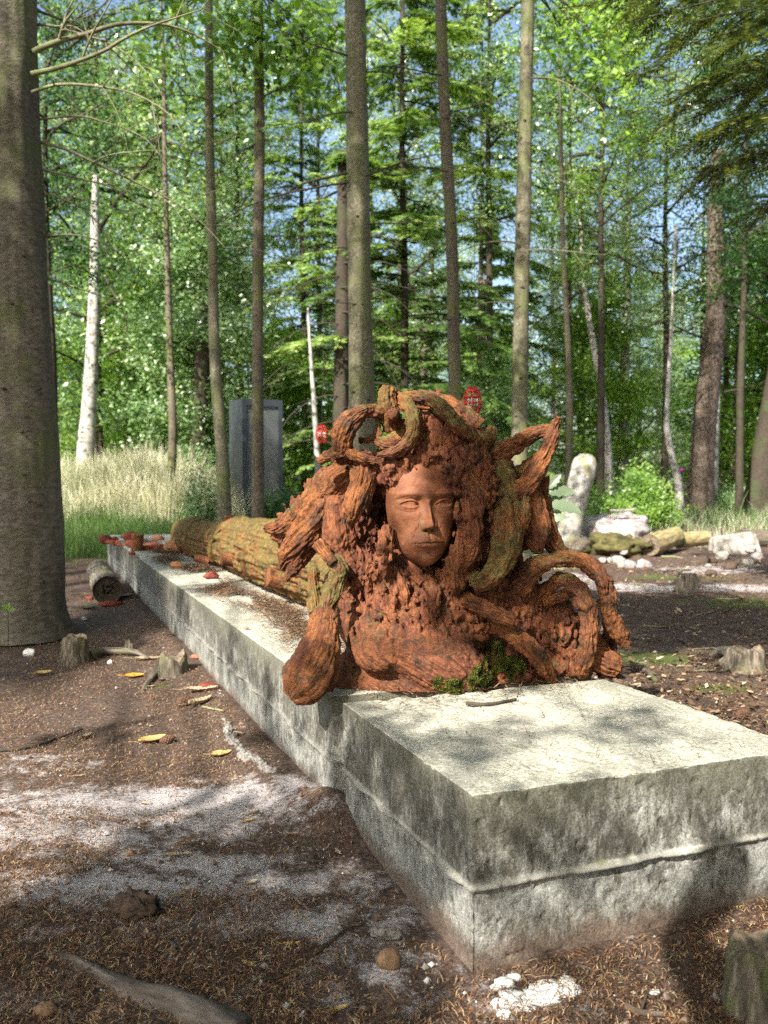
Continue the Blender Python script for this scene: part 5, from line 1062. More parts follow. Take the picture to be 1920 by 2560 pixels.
# ---- the photographer, standing behind the camera (only the shadow reaches the picture)
def skinned(name, joints, edges, m, root, sub_=2):
    me = bpy.data.meshes.new(name); me.from_pydata([j[:3] for j in joints], edges, []); o = bpy.data.objects.new(name, me); COL.objects.link(o)
    o.modifiers.new('skin', 'SKIN').use_smooth_shade = True; me.skin_vertices[0].data[0].use_root = True
    for k, j in enumerate(joints): me.skin_vertices[0].data[k].radius = (j[3], j[4] if len(j) > 4 else j[3])
    s_ = o.modifiers.new('sub', 'SUBSURF'); s_.levels = sub_; s_.render_levels = sub_; me.materials.append(m); under(o, root); return o
pr = empty('person', (-.24, -.30, 0), 'person in dark clothes standing behind the camera, one arm raised to the face', 'person')
px_, py__ = -.24, -.30
J = [(px_, py__, .92, .15, .11), (px_, py__, 1.12, .14, .10), (px_, py__ + .01, 1.32, .18, .11), (px_, py__ + .02, 1.43, .07, .07), (px_, py__ + .05, 1.50, .055), (px_, py__ + .06, 1.54, .11, .11), (px_, py__ + .06, 1.62, .09, .09),
     (px_ - .19, py__, 1.37, .06), (px_ - .27, py__ + .03, 1.46, .045), (px_ - .10, py__ + .16, 1.56, .035), (px_ + .19, py__, 1.37, .06), (px_ + .24, py__ + .03, 1.10, .045), (px_ + .04, py__ + .24, .98, .035),
     (px_ - .09, py__, .82, .085), (px_ - .10, py__ + .02, .48, .06), (px_ - .11, py__, .08, .045), (px_ - .12, py__ + .14, .04, .04), (px_ + .09, py__, .82, .085), (px_ + .10, py__ + .02, .48, .06), (px_ + .11, py__, .08, .045), (px_ + .12, py__ + .14, .04, .04)]
J = [(a_[0], a_[1], a_[2] * 1.06, *a_[3:]) for a_ in J]
E = [(0, 1), (1, 2), (2, 3), (3, 4), (4, 5), (5, 6), (2, 7), (7, 8), (8, 9), (2, 10), (10, 11), (11, 12), (0, 13), (13, 14), (14, 15), (15, 16), (0, 17), (17, 18), (18, 19), (19, 20)]
M['cloth'] = newmat('dark_cloth')[0]; M['cloth'].node_tree.nodes['Principled BSDF'].inputs['Base Color'].default_value = (.04, .045, .06, 1)
skinned('body', J, E, M['cloth'], pr)
# ================================================================ OBJECTS
def simple(name, label, cat, mb, mat, at, group=None, smooth=True):
    o = mb.build(name, mat, None, smooth, at=at); return tagp(o, label, cat, group)
def plain(name, c, rough=.7, n=None, scale=40, spec=.3, metal=0.0, v=.25, bd=.003):
    m, nt, b = newmat(name); f = noise(nt, 'Object', scale, 7, .7)
    col = mix(nt, 1.0, c, ramp(nt, f, [(.3, (1 - v * 1.6,) * 3), (.7, (1 + v * .6,) * 3)]), 'MULTIPLY'); lk(nt, col, b.inputs['Base Color'])
    b.inputs['Roughness'].default_value = rough; b.inputs['Specular IOR Level'].default_value = spec; b.inputs['Metallic'].default_value = metal
    bump(nt, b, f, .5, bd); return m
M['rock_white'] = plain('rock_white', (0.50, 0.46, 0.40), .9, scale=9, v=.6, bd=.02)
M['rock_pink'] = plain('rock_pink', (0.46, 0.40, 0.38), .9, scale=18, v=.5, bd=.02)
M['stump'] = bark('stump', [(0.34, (0.035, 0.03, 0.022)), (0.5, (0.14, 0.115, 0.085)), (0.66, (0.30, 0.26, 0.20))], (0.10, 0.115, 0.035), gs=(80, 80, 60), bd=.012, moss_at=(.53, .62))
M['root_grey'] = bark('root_grey', [(0.3, (0.05, 0.04, 0.03)), (0.5, (0.15, 0.12, 0.095)), (0.7, (0.28, 0.23, 0.19))], gs=(60, 60, 80), bd=.008)
M['cutwood'] = plain('cutwood', (0.22, 0.17, 0.115), .9, scale=60, v=.5)
M['darkend'] = plain('darkend', (0.07, 0.055, 0.04), .95, scale=60, v=.6)
M['logwood'] = bark('logwood', [(0.3, (0.12, 0.09, 0.04)), (0.5, (0.36, 0.28, 0.14)), (0.7, (0.55, 0.45, 0.27))], (0.2, 0.2, 0.07), gs=(30, 30, 60))
M['shard'] = plain('shard', (0.21, 0.050, 0.028), .85, scale=60, v=.5, bd=.006)
M['shard_ochre'] = plain('shard_ochre', (0.42, 0.20, 0.09), .85, scale=60, v=.4)
M['shard_pale'] = plain('shard_pale', (0.40, 0.17, 0.10), .85, scale=60, v=.3)
M['mortar'] = plain('mortar', (0.27, 0.255, 0.225), .95, scale=90, v=.6, bd=.006)
M['quartz'] = plain('quartz', (0.72, 0.70, 0.66), .7, scale=50, v=.2)
M['stone_brown'] = plain('stone_brown', (0.26, 0.16, 0.09), .8, scale=60, v=.4)
M['steel'] = plain('steel', (0.055, 0.066, 0.076), .5, scale=5, v=.2, spec=.5, metal=.3, bd=.001)
M['steel_panel'] = plain('steel_panel', (0.07, 0.078, 0.08), .55, scale=8, v=.3, spec=.5, metal=.2, bd=.001)
M['red'] = plain('red', (0.60, 0.025, 0.012), .35, scale=20, v=.15, spec=.5)
M['white_paint'] = plain('white_paint', (0.75, 0.72, 0.68), .5, scale=20, v=.1)
M['mossy'] = plain('mossy', (0.13, 0.115, 0.04), .95, scale=9, v=.6, bd=.03)
M['clod'] = plain('clod', (0.11, 0.075, 0.055), .95, scale=60, v=.5, bd=.01)
M['leaf_yellow'] = plain('leaf_yellow', (0.48, 0.34, 0.13), .6, scale=120, v=.3)
M['leaf_orange'] = plain('leaf_orange', (0.75, 0.33, 0.05), .6, scale=120, v=.2)
M['leaf_tan'] = plain('leaf_tan', (0.42, 0.32, 0.21), .8, scale=120, v=.3)
M['cone'] = plain('cone', (0.14, 0.075, 0.045), .8, scale=90, v=.4)
def gpt(px, py, dz=0.0): g = G(px, py); g[2] = float(ground_h(g[0], g[1])) + dz; return g
# stumps
def stump(px, py, wpx, hpx, label, seed, d=None, roots=(), mat='stump', lean=0.0, jag=.12):
    g = gpt(px, py) if d is None else P(px, py, d); dd = g[1]; r_ = wpx * PXM(dd) / 2; h = hpx * PXM(dd); g[2] = float(ground_h(g[0], g[1]))
    root = empty('tree_stump', tuple(g), label, 'stump')
    rg_ = np.random.default_rng(seed); ns, nl = 56, 40; th = np.arange(ns) * 2 * pi / ns; hh = np.linspace(0, 1, nl)
    TH, HH = np.meshgrid(th, hh); gp = np.stack([np.cos(TH) * 3, np.sin(TH) * 3, HH * 1.2 + seed], -1)
    rr = r_ * (1 - .16 * np.clip((HH - .82) / .18, 0, 1) ** 2) * (1 + .10 * vnoise(np.stack([np.cos(TH) * 2, np.sin(TH) * 2, HH * 1.5 + seed], -1), 9)) * (1 + .45 * (1 - HH) ** 3 * (1 + .6 * vnoise(np.stack([np.cos(TH) * 1.6, np.sin(TH) * 1.6, TH * 0 + seed], -1), 3))) * (1 + .10 * fbm(gp, 3, seed) + .05 * (1 - 2 * np.abs(vnoise(gp * 2.5, seed))))
    top = h * (1 + jag * vnoise(np.stack([np.cos(TH) * 1.5, np.sin(TH) * 1.5, TH * 0 + seed], -1), 7))
    v = np.stack([g[0] + rr * np.cos(TH) + lean * HH * h, g[1] + rr * np.sin(TH), g[2] - .03 + (top + .03) * HH], -1).reshape(-1, 3)
    i = np.arange(nl - 1)[:, None] * ns; j = np.arange(ns)[None]; q = np.stack([i + j, i + (j + 1) % ns, i + ns + (j + 1) % ns, i + ns + j], -1).reshape(-1, 4)
    mb = MB(); mb.add(v, q, grain=np.stack([rr * np.cos(TH), rr * np.sin(TH), HH * h * .2], -1).reshape(-1, 3)); part(mb, 'bark', M[mat], root)
    rim = v[-ns:]; c = rim.mean(0); rings = [c + (rim - c) * k for k in (1.0, .93, .7, .45, .2)]; rings = [r__ + np.array([0, 0, -.004 * (kk > 0) - .01 * (kk > 2)]) + np.stack([np.zeros(ns), np.zeros(ns), .004 * fbm(r__ * 60, 2, 3)], -1) for kk, r__ in enumerate(rings)]
    V = np.concatenate(rings + [c[None]]); i = np.arange(4)[:, None] * ns; q = np.stack([i + j, i + (j + 1) % ns, i + ns + (j + 1) % ns, i + ns + j], -1).reshape(-1, 4); jj = np.arange(ns)
    mb = MB(); mb.add(V, q, np.stack([4 * ns + jj, 4 * ns + (jj + 1) % ns, np.full(ns, 5 * ns)], -1)); part(mb, 'cut_top', M['cutwood'], root)
    for rows in roots:
        pts = [[*gpt(a, b_, dz), r2] for a, b_, dz, r2 in rows]; v, q, t, g_ = tube(pts, 60, 20, .15, .15, 3, seed); mb = MB(); mb.add(v, q, t, grain=g_); part(mb, 'surface_root', M[mat], root)
    return root
stump(190, 1655, 62, 64, 'small sawn grey stump with a surface root running right towards the plinth', 3, roots=[[(225, 1650, .02, .022), (260, 1640, .02, .018), (300, 1640, .02, .014), (345, 1646, .02, .012), (372, 1655, .005, .008)]])
stump(432, 1690, 70, 46, 'low broken stump with crumbly bark close to the plinth', 5, roots=[[(405, 1680, .02, .02), (378, 1700, .01, .014), (352, 1725, -.005, .008)]], jag=.3)
stump(325, 1625, 22, 26, 'tiny mossy stub behind the surface root of the sawn grey stump', 7, jag=.5)
stump(1716, 1488, 52, 50, 'short dark stump in the shadow at the edge of the sunlit clearing', 9, mat='stump')
stump(1862, 1672, 88, 62, 'weathered brown stump with roots at the right, beside the green moss', 11, roots=[[(1830, 1650, .04, .03), (1800, 1640, .03, .02), (1775, 1640, .005, .012)], [(1835, 1668, .04, .035), (1805, 1672, .02, .02)]], jag=.35)
stump(1905, 2560, 165, 168, 'large mossy stump in the bottom right corner close to the camera', 13, d=1.24, jag=.13)
# fallen cut log beside the plinth
def log(name, label, p0, p1, r0, r1, mat, endmat, seed, ns=48, lump=.06, groove=.05, label_end=None):
    root = empty(name, tuple((np.array(p0) + np.array(p1)) / 2 - np.array([0, 0, r0])), label, 'log')
    v, q, t, g = tube([[*p0, r0], [*((np.array(p0) + np.array(p1)) / 2), (r0 + r1) / 2], [*p1, r1]], 70, ns, groove, lump, 4, seed, cap=False); mb = MB(); mb.add(v, q, grain=g); part(mb, 'bark', M[mat], root)
    for e, sg in ((0, 1), (1, -1)):
        rim = v[:ns] if e == 0 else v[-ns:]; c = rim.mean(0); R_ = [c + (rim - c) * k + (c - (v[-ns:].mean(0) if e == 0 else v[:ns].mean(0))) * (-.01 if k < 1 else 0) for k in (1, .9, .6, .3)]
        R_ = [a_ + .003 * fbm(a_ * 50, 2, 3)[:, None] for a_ in R_]; R_[0] = rim
        j = np.arange(ns)[None]; i = np.arange(3)[:, None] * ns; q2 = np.stack([i + j, i + (j + 1) % ns, i + ns + (j + 1) % ns, i + ns + j], -1).reshape(-1, 4)
        if e == 0: q2 = q2[:, ::-1]
        jj = np.arange(ns); mb = MB(); mb.add(np.concatenate(R_ + [c[None] + (R_[-1].mean(0) - c)]), q2, np.stack([3 * ns + jj, 3 * ns + (jj + 1) % ns, np.full(ns, 4 * ns)], -1)); part(mb, 'cut_end', M[endmat], root)
    return root
def L3(px, py, d): return P(px, py, d)
log('cut_log', 'short mossy cut log with a dark end face lying beside the plinth', L3(269, 1476, 5.35), L3(246, 1428, 6.2), .092, .082, 'stump', 'darkend', 4)
# rocks, logs and boulders in the right-hand clearing
def rock(name, label, cat, px, py, d, wpx, hpx, dep, mat, seed, group=None, ang=.6, amp=.2, sink=.15, root=None, rot=0.0):
    rx, rz = wpx * PXM(d) / 2, hpx * PXM(d) / 2; c = P(px, py - hpx / 2, d); v, q, t = blob(c, (rx, dep, rz), 26, amp, 2.2, seed, rot=0, ang=ang)
    return simple(name, label, cat, MB().add(v, q, t), M[mat], tuple(np.array([c[0], c[1], c[2] - rz])), group)
st = empty('standing_stone', tuple(gpt(1425, 1390)), 'tall pale rounded standing stone leaning right behind the sculpture', 'standing stone')
v, q, t, g = tube([[*P(1418, 1400, 8.9), .13], [*P(1422, 1330, 8.9), .125], [*P(1442, 1240, 8.9), .12], [*P(1458, 1180, 8.9), .13], [*P(1463, 1150, 8.9), .115], [*P(1464, 1135, 8.9), .06]], 60, 36, .05, .14, 1.6, 5); 
m, nt, b = newmat('standing_stone'); f = noise(nt, 'Object', 12, 7, .7); c = ramp(nt, f, [(.35, (.10, .095, .08)), (.5, (.30, .29, .26)), (.66, (.50, .49, .45))]); al = noise(nt, 'Object', 4, 5, .6)
c = mix(nt, ramp(nt, al, [(.52, 0.0), (.62, .8)]), c, (.34, .33, .12)); lk(nt, c, b.inputs['Base Color']); bump(nt, b, f, .5, .02); M['standing'] = m
mb = MB(); mb.add(v, q, t, grain=g); part(mb, 'stone_body', m, st)
v, q, t = blob(P(1440, 1365, 8.85), (.17, .12, .10), 18, .35, 2.5, 8); mb = MB(); mb.add(v, q, t); part(mb, 'mossy_foot', M['stump'], st)
rock('boulder', 'grey-pink boulder sunk in a mossy bank right of the standing stone', 'boulder', 1540, 1385, 9.2, 150, 108, .3, 'rock_pink', 9, ang=.85, amp=.45)
rock('moss_mound', 'brown-green mossy mound in front of the grey-pink boulder', 'mound', 1545, 1398, 8.9, 150, 66, .4, 'mossy', 14, ang=0, amp=.5)
v, q, t, g = tube([[*P(1525, 1275, 9.0), .012], [*P(1560, 1277, 9.0), .014], [*P(1592, 1271, 9.0), .010]], 20, 8, 0, .2, 3, 2); simple('white_stick', 'thin bleached stick lying across the top of the grey-pink boulder', 'stick', MB().add(v, q, t, grain=g), M['bark_birch'], tuple(P(1560, 1277, 9.0)))
log('cut_log', 'thick yellowish log piece lying between mossy mound and white boulder', L3(1625, 1362, 8.6), L3(1690, 1340, 9.0), .11, .10, 'logwood', 'cutwood', 14)
log('cut_log', 'thinner log lying just behind the yellowish log piece', L3(1695, 1352, 9.1), L3(1765, 1345, 9.3), .085, .08, 'logwood', 'cutwood', 15)
log('cut_log', 'shaded greenish log behind the white boulder at the right edge', L3(1850, 1345, 9.8), L3(2000, 1348, 9.9), .10, .10, 'stump', 'cutwood', 16)
def angular(name, label, cat, px, py, d, w, h, dep, mat, seed):
    rg_ = np.random.default_rng(seed); c = P(px, py, d)
    a, b_ = w * PXM(d) / 2, h * PXM(d)
    base = np.array([[-a, -dep, 0], [a * 1.1, -dep * .8, 0], [a, dep, 0], [-a, dep, 0], [-a * .98, -dep * .9, b_ * .78], [a * .62, -dep * .7, b_], [a * .7, dep * .8, b_ * .9], [-a * .9, dep, b_ * .75]])
    bm = MB(); n = 26; U_, V_ = np.meshgrid(np.linspace(0, 1, n), np.linspace(0, 1, n), indexing='ij'); U_, V_ = U_.ravel()[:, None], V_.ravel()[:, None]
    for f in ((0, 1, 5, 4), (1, 2, 6, 5), (2, 3, 7, 6), (3, 0, 4, 7), (4, 5, 6, 7)):
        A0, B0, C0, D0 = base[list(f)]; p = A0 * (1 - U_) * (1 - V_) + B0 * U_ * (1 - V_) + C0 * U_ * V_ + D0 * (1 - U_) * V_
        cen = base.mean(0); p = cen + (p - cen) * (1 - .10 * (np.linalg.norm((p - cen) / np.array([a, dep, b_ / 2]), axis=1)[:, None] - 1)); p = p + unit(p - cen) * (.014 * fbm(p * 9, 4, seed))[:, None]
        bm.add(p + c, grid_q(n, n))
    return simple(name, label, cat, bm, M[mat], tuple(c))
angular('boulder', 'angular white and tan boulder with a flat top in the sunlit clearing', 'boulder', 1838, 1405, 8.9, 118, 82, .16, 'rock_white', 5)
v, q, t, g = tube([[*gpt(1765, 1405, .0), .014], [*gpt(1770, 1405, .09), .013], [*gpt(1762, 1405, .16), .008]], 16, 8, 0, .2, 3, 2); simple('stick', 'short dark stick standing upright left of the angular white boulder', 'stick', MB().add(v, q, t, grain=g), M['twig_dark'], tuple(gpt(1765, 1405)))
v, q, t, g = tube([[*gpt(1606, 1674, .01), .010], [*gpt(1624, 1690, .014), .012], [*gpt(1640, 1706, .01), .010]], 20, 10, .1, .1, 3, 2); simple('stick', 'short grey broken stick on the needles right of the plinth', 'stick', MB().add(v, q, t, grain=g), M['bark_grey'], tuple(gpt(1624, 1690)))
# green bush
def bush(name, label, px, py, d, w, h, dep, n, size, mat, seed, cat='bush'):
    rg_ = np.random.default_rng(seed); c = P(px, py, d); z = float(ground_h(c[0], c[1])); a = w * PXM(d) / 2; hh = h * PXM(d); C = []
    root = empty(name, (float(c[0]), float(c[1]), z), label, cat); W = MB()
    for k in range(26):
        th = rg_.random() * 6.28; rr = math.sqrt(rg_.random()); e = np.array([c[0] + a * rr * cos(th), c[1] + dep * rr * sin(th), z + hh * rg_.uniform(.25, 1) * (1 - .35 * rr)])
        v, q, t, g = tube([[c[0], c[1], z, .012], [*((np.array([c[0], c[1], z]) + e) / 2 + rg_.normal(0, .05, 3)), .008], [*e, .003]], 8, 4, cap=False); W.add(v, q, grain=g)
        C.append(e + rg_.normal(0, 1, (n // 26, 3)) * np.array([a * .22, a * .22, hh * .14]))
    C = np.concatenate(C); C[:, 2] = np.maximum(C[:, 2], z + .02); mb = MB(); mb.add(**cloud_leaves(C, rg_, size, size * .5, .7, .5 + .4 * vnoise(C * 2.5, 3))); part(mb, 'foliage', M[mat], root, False); part(W, 'stem', M['twig_dark'], root); return root
bush('holly_bush', 'glossy green holly bush right of the standing stone', 1580, 1270, 11.5, 210, 160, .5, 9000, .055, 'leaf_bright', 3)
bush('bramble_bush', 'small leafy bramble in front of the dry grass left of the yellowish trunk', 500, 1330, 10.2, 90, 180, .25, 3000, .04, 'leaf', 4)
bush('undergrowth_bush', 'green undergrowth bush around the foot of the thick pine', 1840, 1270, 19, 240, 70, .6, 5000, .06, 'leaf', 5)
bush('undergrowth_bush', 'low green bush between the cabinet and the sculpture', 720, 1330, 11, 130, 130, .4, 4500, .05, 'leaf_dark', 6)
bush('undergrowth_bush', 'leafy bush behind the antler-like root', 1330, 1290, 13, 150, 130, .4, 4500, .05, 'leaf', 7)
bush('fern_clump', 'bright fern tuft lying beside the bent white sapling', 1700, 1312, 12, 50, 22, .2, 500, .06, 'leaf_bright', 8, 'fern')
# small magenta flower
v, q, t = blob(P(1706, 1176, 13.5), (.05, .04, .035), 10, .5, 3, 3); fl = empty('garden_flower', tuple(gpt(1706, 1320)), 'single magenta flower head right of the bent white sapling', 'flower'); mb = MB(); mb.add(v, q, t); M['magenta'] = plain('magenta', (.22, .03, .14), .6); part(mb, 'blossom', M['magenta'], fl)
p_ = P(1706, 1176, 13.5); v, q, t, g = tube([[p_[0], p_[1], 0, .008], [p_[0] + .03, p_[1], p_[2] / 2, .008], [*p_, .006]], 12, 6, cap=False); mb = MB(); mb.add(v, q, grain=g); part(mb, 'stem', M['twig_dark'], fl)
# grass
def grass(name, label, n, fn, hlo, hhi, mat, seed, bend=.5, wid=.006, head=False):
    rg_ = np.random.default_rng(seed); x, y = fn(rg_, n); n = len(x); z = ground_h(x, y); h = rg_.uniform(hlo, hhi, n) * np.clip(.75 + .7 * fbm(np.stack([x * 1.8, y * 1.8, x * 0], -1), 3, seed + 40), .3, 1.4); az = rg_.random(n) * 6.28; b_ = rg_.uniform(.1, 1, n) * bend
    dx, dy = np.cos(az) * b_, np.sin(az) * b_; sx = np.stack([rg_.normal(size=n), rg_.normal(size=n) * .3, np.zeros(n)], -1); sx = unit(sx); W = wid * rg_.uniform(.6, 1.4, n)
    t = np.clip(rg_.random(n) * .8 + .2 * vnoise(np.stack([x, y, x * 0], -1) * 2, 3), 0, 1); mb = MB(); S_ = 5; V = []
    for k in range(S_):
        f = k / (S_ - 1); p = np.stack([x + dx * h * f ** 2, y + dy * h * f ** 2, z + h * (f - .28 * b_ * f ** 3)], -1); w = (W * (1 - .8 * f) * (1.8 if head and k == S_ - 2 else 1))[:, None]
        V += [p - sx * w / 2, p + sx * w / 2]
    V = np.stack(V, 1).reshape(-1, 3); base = np.arange(n)[:, None] * 2 * S_; q = np.concatenate([base + np.array([[2 * k, 2 * k + 1, 2 * k + 3, 2 * k + 2]]) for k in range(S_ - 1)])
    mb.add(V, q, tint=np.repeat(t, 2 * S_)); return tagp(mb.build(name, M[mat], None, False), label, 'grass', kind='stuff')
def reg(x0, x1, y0, y1, cut=None):
    def f(r, n):
        x = r.uniform(x0, x1, n); y = r.uniform(y0, y1, n); k = cut(x, y) if cut else np.ones(n, bool); return x[k], y[k]
    return f
cl = lambda fr, s_=1.3, sd=5: (lambda x, y: fbm(np.stack([x * s_, y * s_, x * 0], -1), 3, sd) > fr)
grass('dry_grass', 'tall bleached dry grass on the bank left of the cabinet', 36000, reg(-7.6, -1.9, 11.3, 15.5, lambda x, y: (y + .25 * x > 9.4) & (fbm(np.stack([x * 1.5, y * 1.5, x * 0], -1), 3, 6) > -.22)), .4, 1.0, 'grass_dry', 3, .6, .007, True)
grass('green_grass', 'green grass at the foot of the dry grass bank', 34000, reg(-7.5, -1.0, 8.3, 13.2, lambda x, y: (y + .25 * x > 7.6)), .10, .45, 'grass_green', 4, .7, .007)
grass('bank_grass', 'green tufts mixed into the dry grass bank', 22000, reg(-7.6, -1.9, 11.3, 14.5, lambda x, y: fbm(np.stack([x * .9 + y * .5, y * 1.2 - x * .8, x * 0], -1), 2, 9) > .02), .3, .8, 'grass_green', 13, .6, .007)
grass('dry_sedge', 'thin brown grass at the far edge of the clearing', 9000, reg(.8, 9, 9.6, 17, cl(-.1)), .12, .45, 'grass_dry', 5, .8, .005)
grass('woodland_grass', 'low green ground cover under the distant trees', 42000, reg(-16, 16, 12, 34, cl(-.15)), .15, .55, 'grass_green', 6, .8, .02)
# cabinet
cb = empty('steel_cabinet', tuple(gpt(625, 1322)), 'tall grey steel display cabinet with glazed front behind the slim trunks', 'cabinet')
def box(mb, c, ex, R, o):
    v = np.array([[sx_, sy_, sz_] for sz_ in (-1, 1) for sy_ in (-1, 1) for sx_ in (-1, 1)], float) * np.array(ex) / 2 + np.array(c)
    v = v @ R.T + o; mb.add(v, [[0, 2, 3, 1], [4, 5, 7, 6], [0, 1, 5, 4], [2, 6, 7, 3], [0, 4, 6, 2], [1, 3, 7, 5]]); return mb
dC = 12.0; o_ = P(640, 1200, dC); o_[2] = float(ground_h(o_[0], o_[1])) - .02; ca_, sa_ = cos(.50), sin(.50); Rc = np.array([[ca_, -sa_, 0], [sa_, ca_, 0], [0, 0, 1]])
ht = P(0, 1002, dC)[2] - o_[2]; wc, dc = .60, .52
for args in [((-wc / 2 + .03, -dc / 2, ht / 2), (.06, .05, ht)), ((wc / 2 - .03, -dc / 2, ht / 2), (.06, .05, ht)), ((0, -dc / 2, ht - .05), (wc - .12, .05, .10)), ((0, -dc / 2, .1), (wc - .12, .05, .2))]:
    part(box(MB(), *args, Rc, o_), 'front_frame', M['steel'], cb, False)
part(box(MB(), (-wc / 2 + .012, .024, ht / 2), (.024, dc - .01, ht - .004), Rc, o_), 'side_panel', M['steel'], cb, False)
part(box(MB(), (wc / 2 - .012, .024, ht / 2), (.024, dc - .01, ht - .004), Rc, o_), 'side_panel', M['steel'], cb, False)
part(box(MB(), (0, dc / 2 - .01, ht / 2), (wc - .05, .02, ht - .02), Rc, o_), 'back_panel', M['steel_panel'], cb, False)
part(box(MB(), (0, .01, ht - .012), (wc - .05, dc - .04, .02), Rc, o_), 'roof', M['steel'], cb, False)
m, nt, b = newmat('cabinet_glass'); b.inputs['Base Color'].default_value = (.12, .13, .125, 1); b.inputs['Roughness'].default_value = .2; b.inputs['Specular IOR Level'].default_value = 1.0
tb = N(nt, 'BsdfTransparent'); mx = N(nt, 'MixShader'); mx.inputs[0].default_value = .7; lk(nt, tb.outputs[0], mx.inputs[1]); lk(nt, b.outputs[0], mx.inputs[2]); lk(nt, mx.outputs[0], nt.nodes['Material Output'].inputs[0]); M['glass'] = m
part(box(MB(), (0, -dc / 2 + .01, ht / 2 + .05), (wc - .12, .008, ht - .30), Rc, o_), 'window', M['glass'], cb, False)
# red openwork ornaments
def ornament(px, py, d, rx, rz, label, seed, teeth=5):
    c = P(px, py, d); a, h = rx * PXM(d), rz * PXM(d); root = empty('red_ornament', tuple(c - np.array([0, 0, h])), label, 'ornament')
    mb = MB()
    for k in range(8):
        th = k * 2 * pi / 8; rows = [[c[0] + a * cos(th) * math.sin(f), c[1] + a * .7 * sin(th) * math.sin(f), c[2] + h * math.cos(f), a * .10] for f in np.linspace(.15, pi - .15, 9)]
        v, q, t, g = tube(rows, 18, 6, 0, .2, 3, k); mb.add(v, q, t)
    for zz in (.35, -.05, .75):
        rr = math.sqrt(max(0, 1 - zz * zz)); rows = [[c[0] + a * rr * cos(f), c[1] + a * .7 * rr * sin(f), c[2] + h * zz, a * .12] for f in np.linspace(0, 2 * pi, 18)]; v, q, t, g = tube(rows, 36, 6, 0, .2, 3, 9); mb.add(v, q, t)
    part(mb, 'red_cage', M['red'], root)
    mb = MB()
    for k in range(teeth):
        x_ = c[0] + a * .8 * (k - (teeth - 1) / 2) / teeth * 1.6; v, q, t, g = tube([[x_, c[1] - a * .55, c[2] + h * .22, a * .10], [x_, c[1] - a * .62, c[2] - h * .22, a * .10]], 8, 8, 0, .1, 3, k); mb.add(v, q, t)
    part(mb, 'white_bars', M['white_paint'], root)
    v, q, t, g = tube([[c[0], c[1], c[2] + h, .004], [c[0] + .02, c[1], c[2] + h + 1.2, .004], [c[0], c[1] + .05, c[2] + h + 3.2, .004]], 12, 5, cap=False); mb = MB(); mb.add(v, q); part(mb, 'hanging_cord', M['twig_dark'], root)
ornament(805, 1086, 11.5, 15, 23, 'small red openwork ornament hanging left of the sculpture\'s head', 3)
ornament(1181, 1006, 10.5, 22, 38, 'larger red openwork ornament hanging behind the slim dark-topped trunk', 5, 4)
# clay pieces on the plinth
def shard(px, py, wpx, hpx, label, mat, seed, z=SH, dy=.6, ang=.7, name='clay_shard', cat='clay shard', group=None, amp=.3):
    g = G(px, py, z); d = g[1]; rx, rz = wpx * PXM(d) / 2, hpx * PXM(d) / 2; v, q, t = blob((g[0], g[1] + rx * dy * .5, z + rz * .8), (rx, rx * dy, rz * 1.25), 18, amp, 3.4, seed, flatb=z + .0008, ang=ang)
    return simple(name, label, cat, MB().add(v, q, t), M[mat], (float(g[0]), float(g[1]), z), group)
rs = np.random.default_rng(12); GP = 'red clay shards heaped at the far end of the plinth'
for k in range(34):
    px = 258 + 160 * rs.random(); uy = 1352 + (px - 258) * .14 + rs.uniform(-5, 9); shard(px, uy, rs.uniform(14, 34), rs.uniform(6, 12), 'dark red broken clay shard in the heap at the far end of the plinth', 'shard', 100 + k, group=GP, z=SH + rs.random() * .02)
shard(325, 1352, 52, 22, 'largest dark ribbed shard on top of the red clay heap', 'shard', 201, z=SH + .03)
shard(395, 1352, 32, 15, 'pale orange flat shard at the right of the red clay heap', 'shard_pale', 202, z=SH + .01)
shard(222 + 42, 1348, 24, 12, 'dark red shard at the leftmost tip of the clay heap', 'shard', 203)
shard(322, 1366, 22, 13, 'rounded pale orange shard leaning on the small upright clay peg', 'shard_pale', 204)
p0 = G(339, 1378, SH); v, q, t, g = tube([[p0[0], p0[1] + .04, SH, .042], [p0[0], p0[1] + .04, SH + .05, .038], [p0[0] + .006, p0[1] + .04, SH + .118, .042]], 24, 28, .12, .08, 3, 4); simple('clay_peg', 'small upright ribbed clay peg standing near the plinth edge', 'clay peg', MB().add(v, q, t, grain=g), M['terra_clean'], (float(p0[0]), float(p0[1] + .04), SH))
shard(436, 1384, 58, 34, 'big ochre clay chunk lying at the tip of the log body', 'shard_ochre', 205, dy=.8)
shard(330, 1388, 18, 9, 'little dark red shard in front of the upright clay peg', 'shard', 206)
shard(343, 1394, 8, 6, 'crumb of orange clay beside the little dark shard', 'shard_pale', 207)
shard(441, 1421, 34, 17, 'brown clay lump among the needles in front of the log body', 'shard_ochre', 208)
shard(478, 1390, 40, 18, 'rust red shard wedged under the left end of the log body', 'shard', 209)
shard(527, 1447, 40, 18, 'red clay fragment in the needles halfway along the log body', 'shard', 210)
shard(616, 1573, 14, 6, 'small orange crumb near the plinth edge beside the dark damp patch', 'shard_pale', 212)
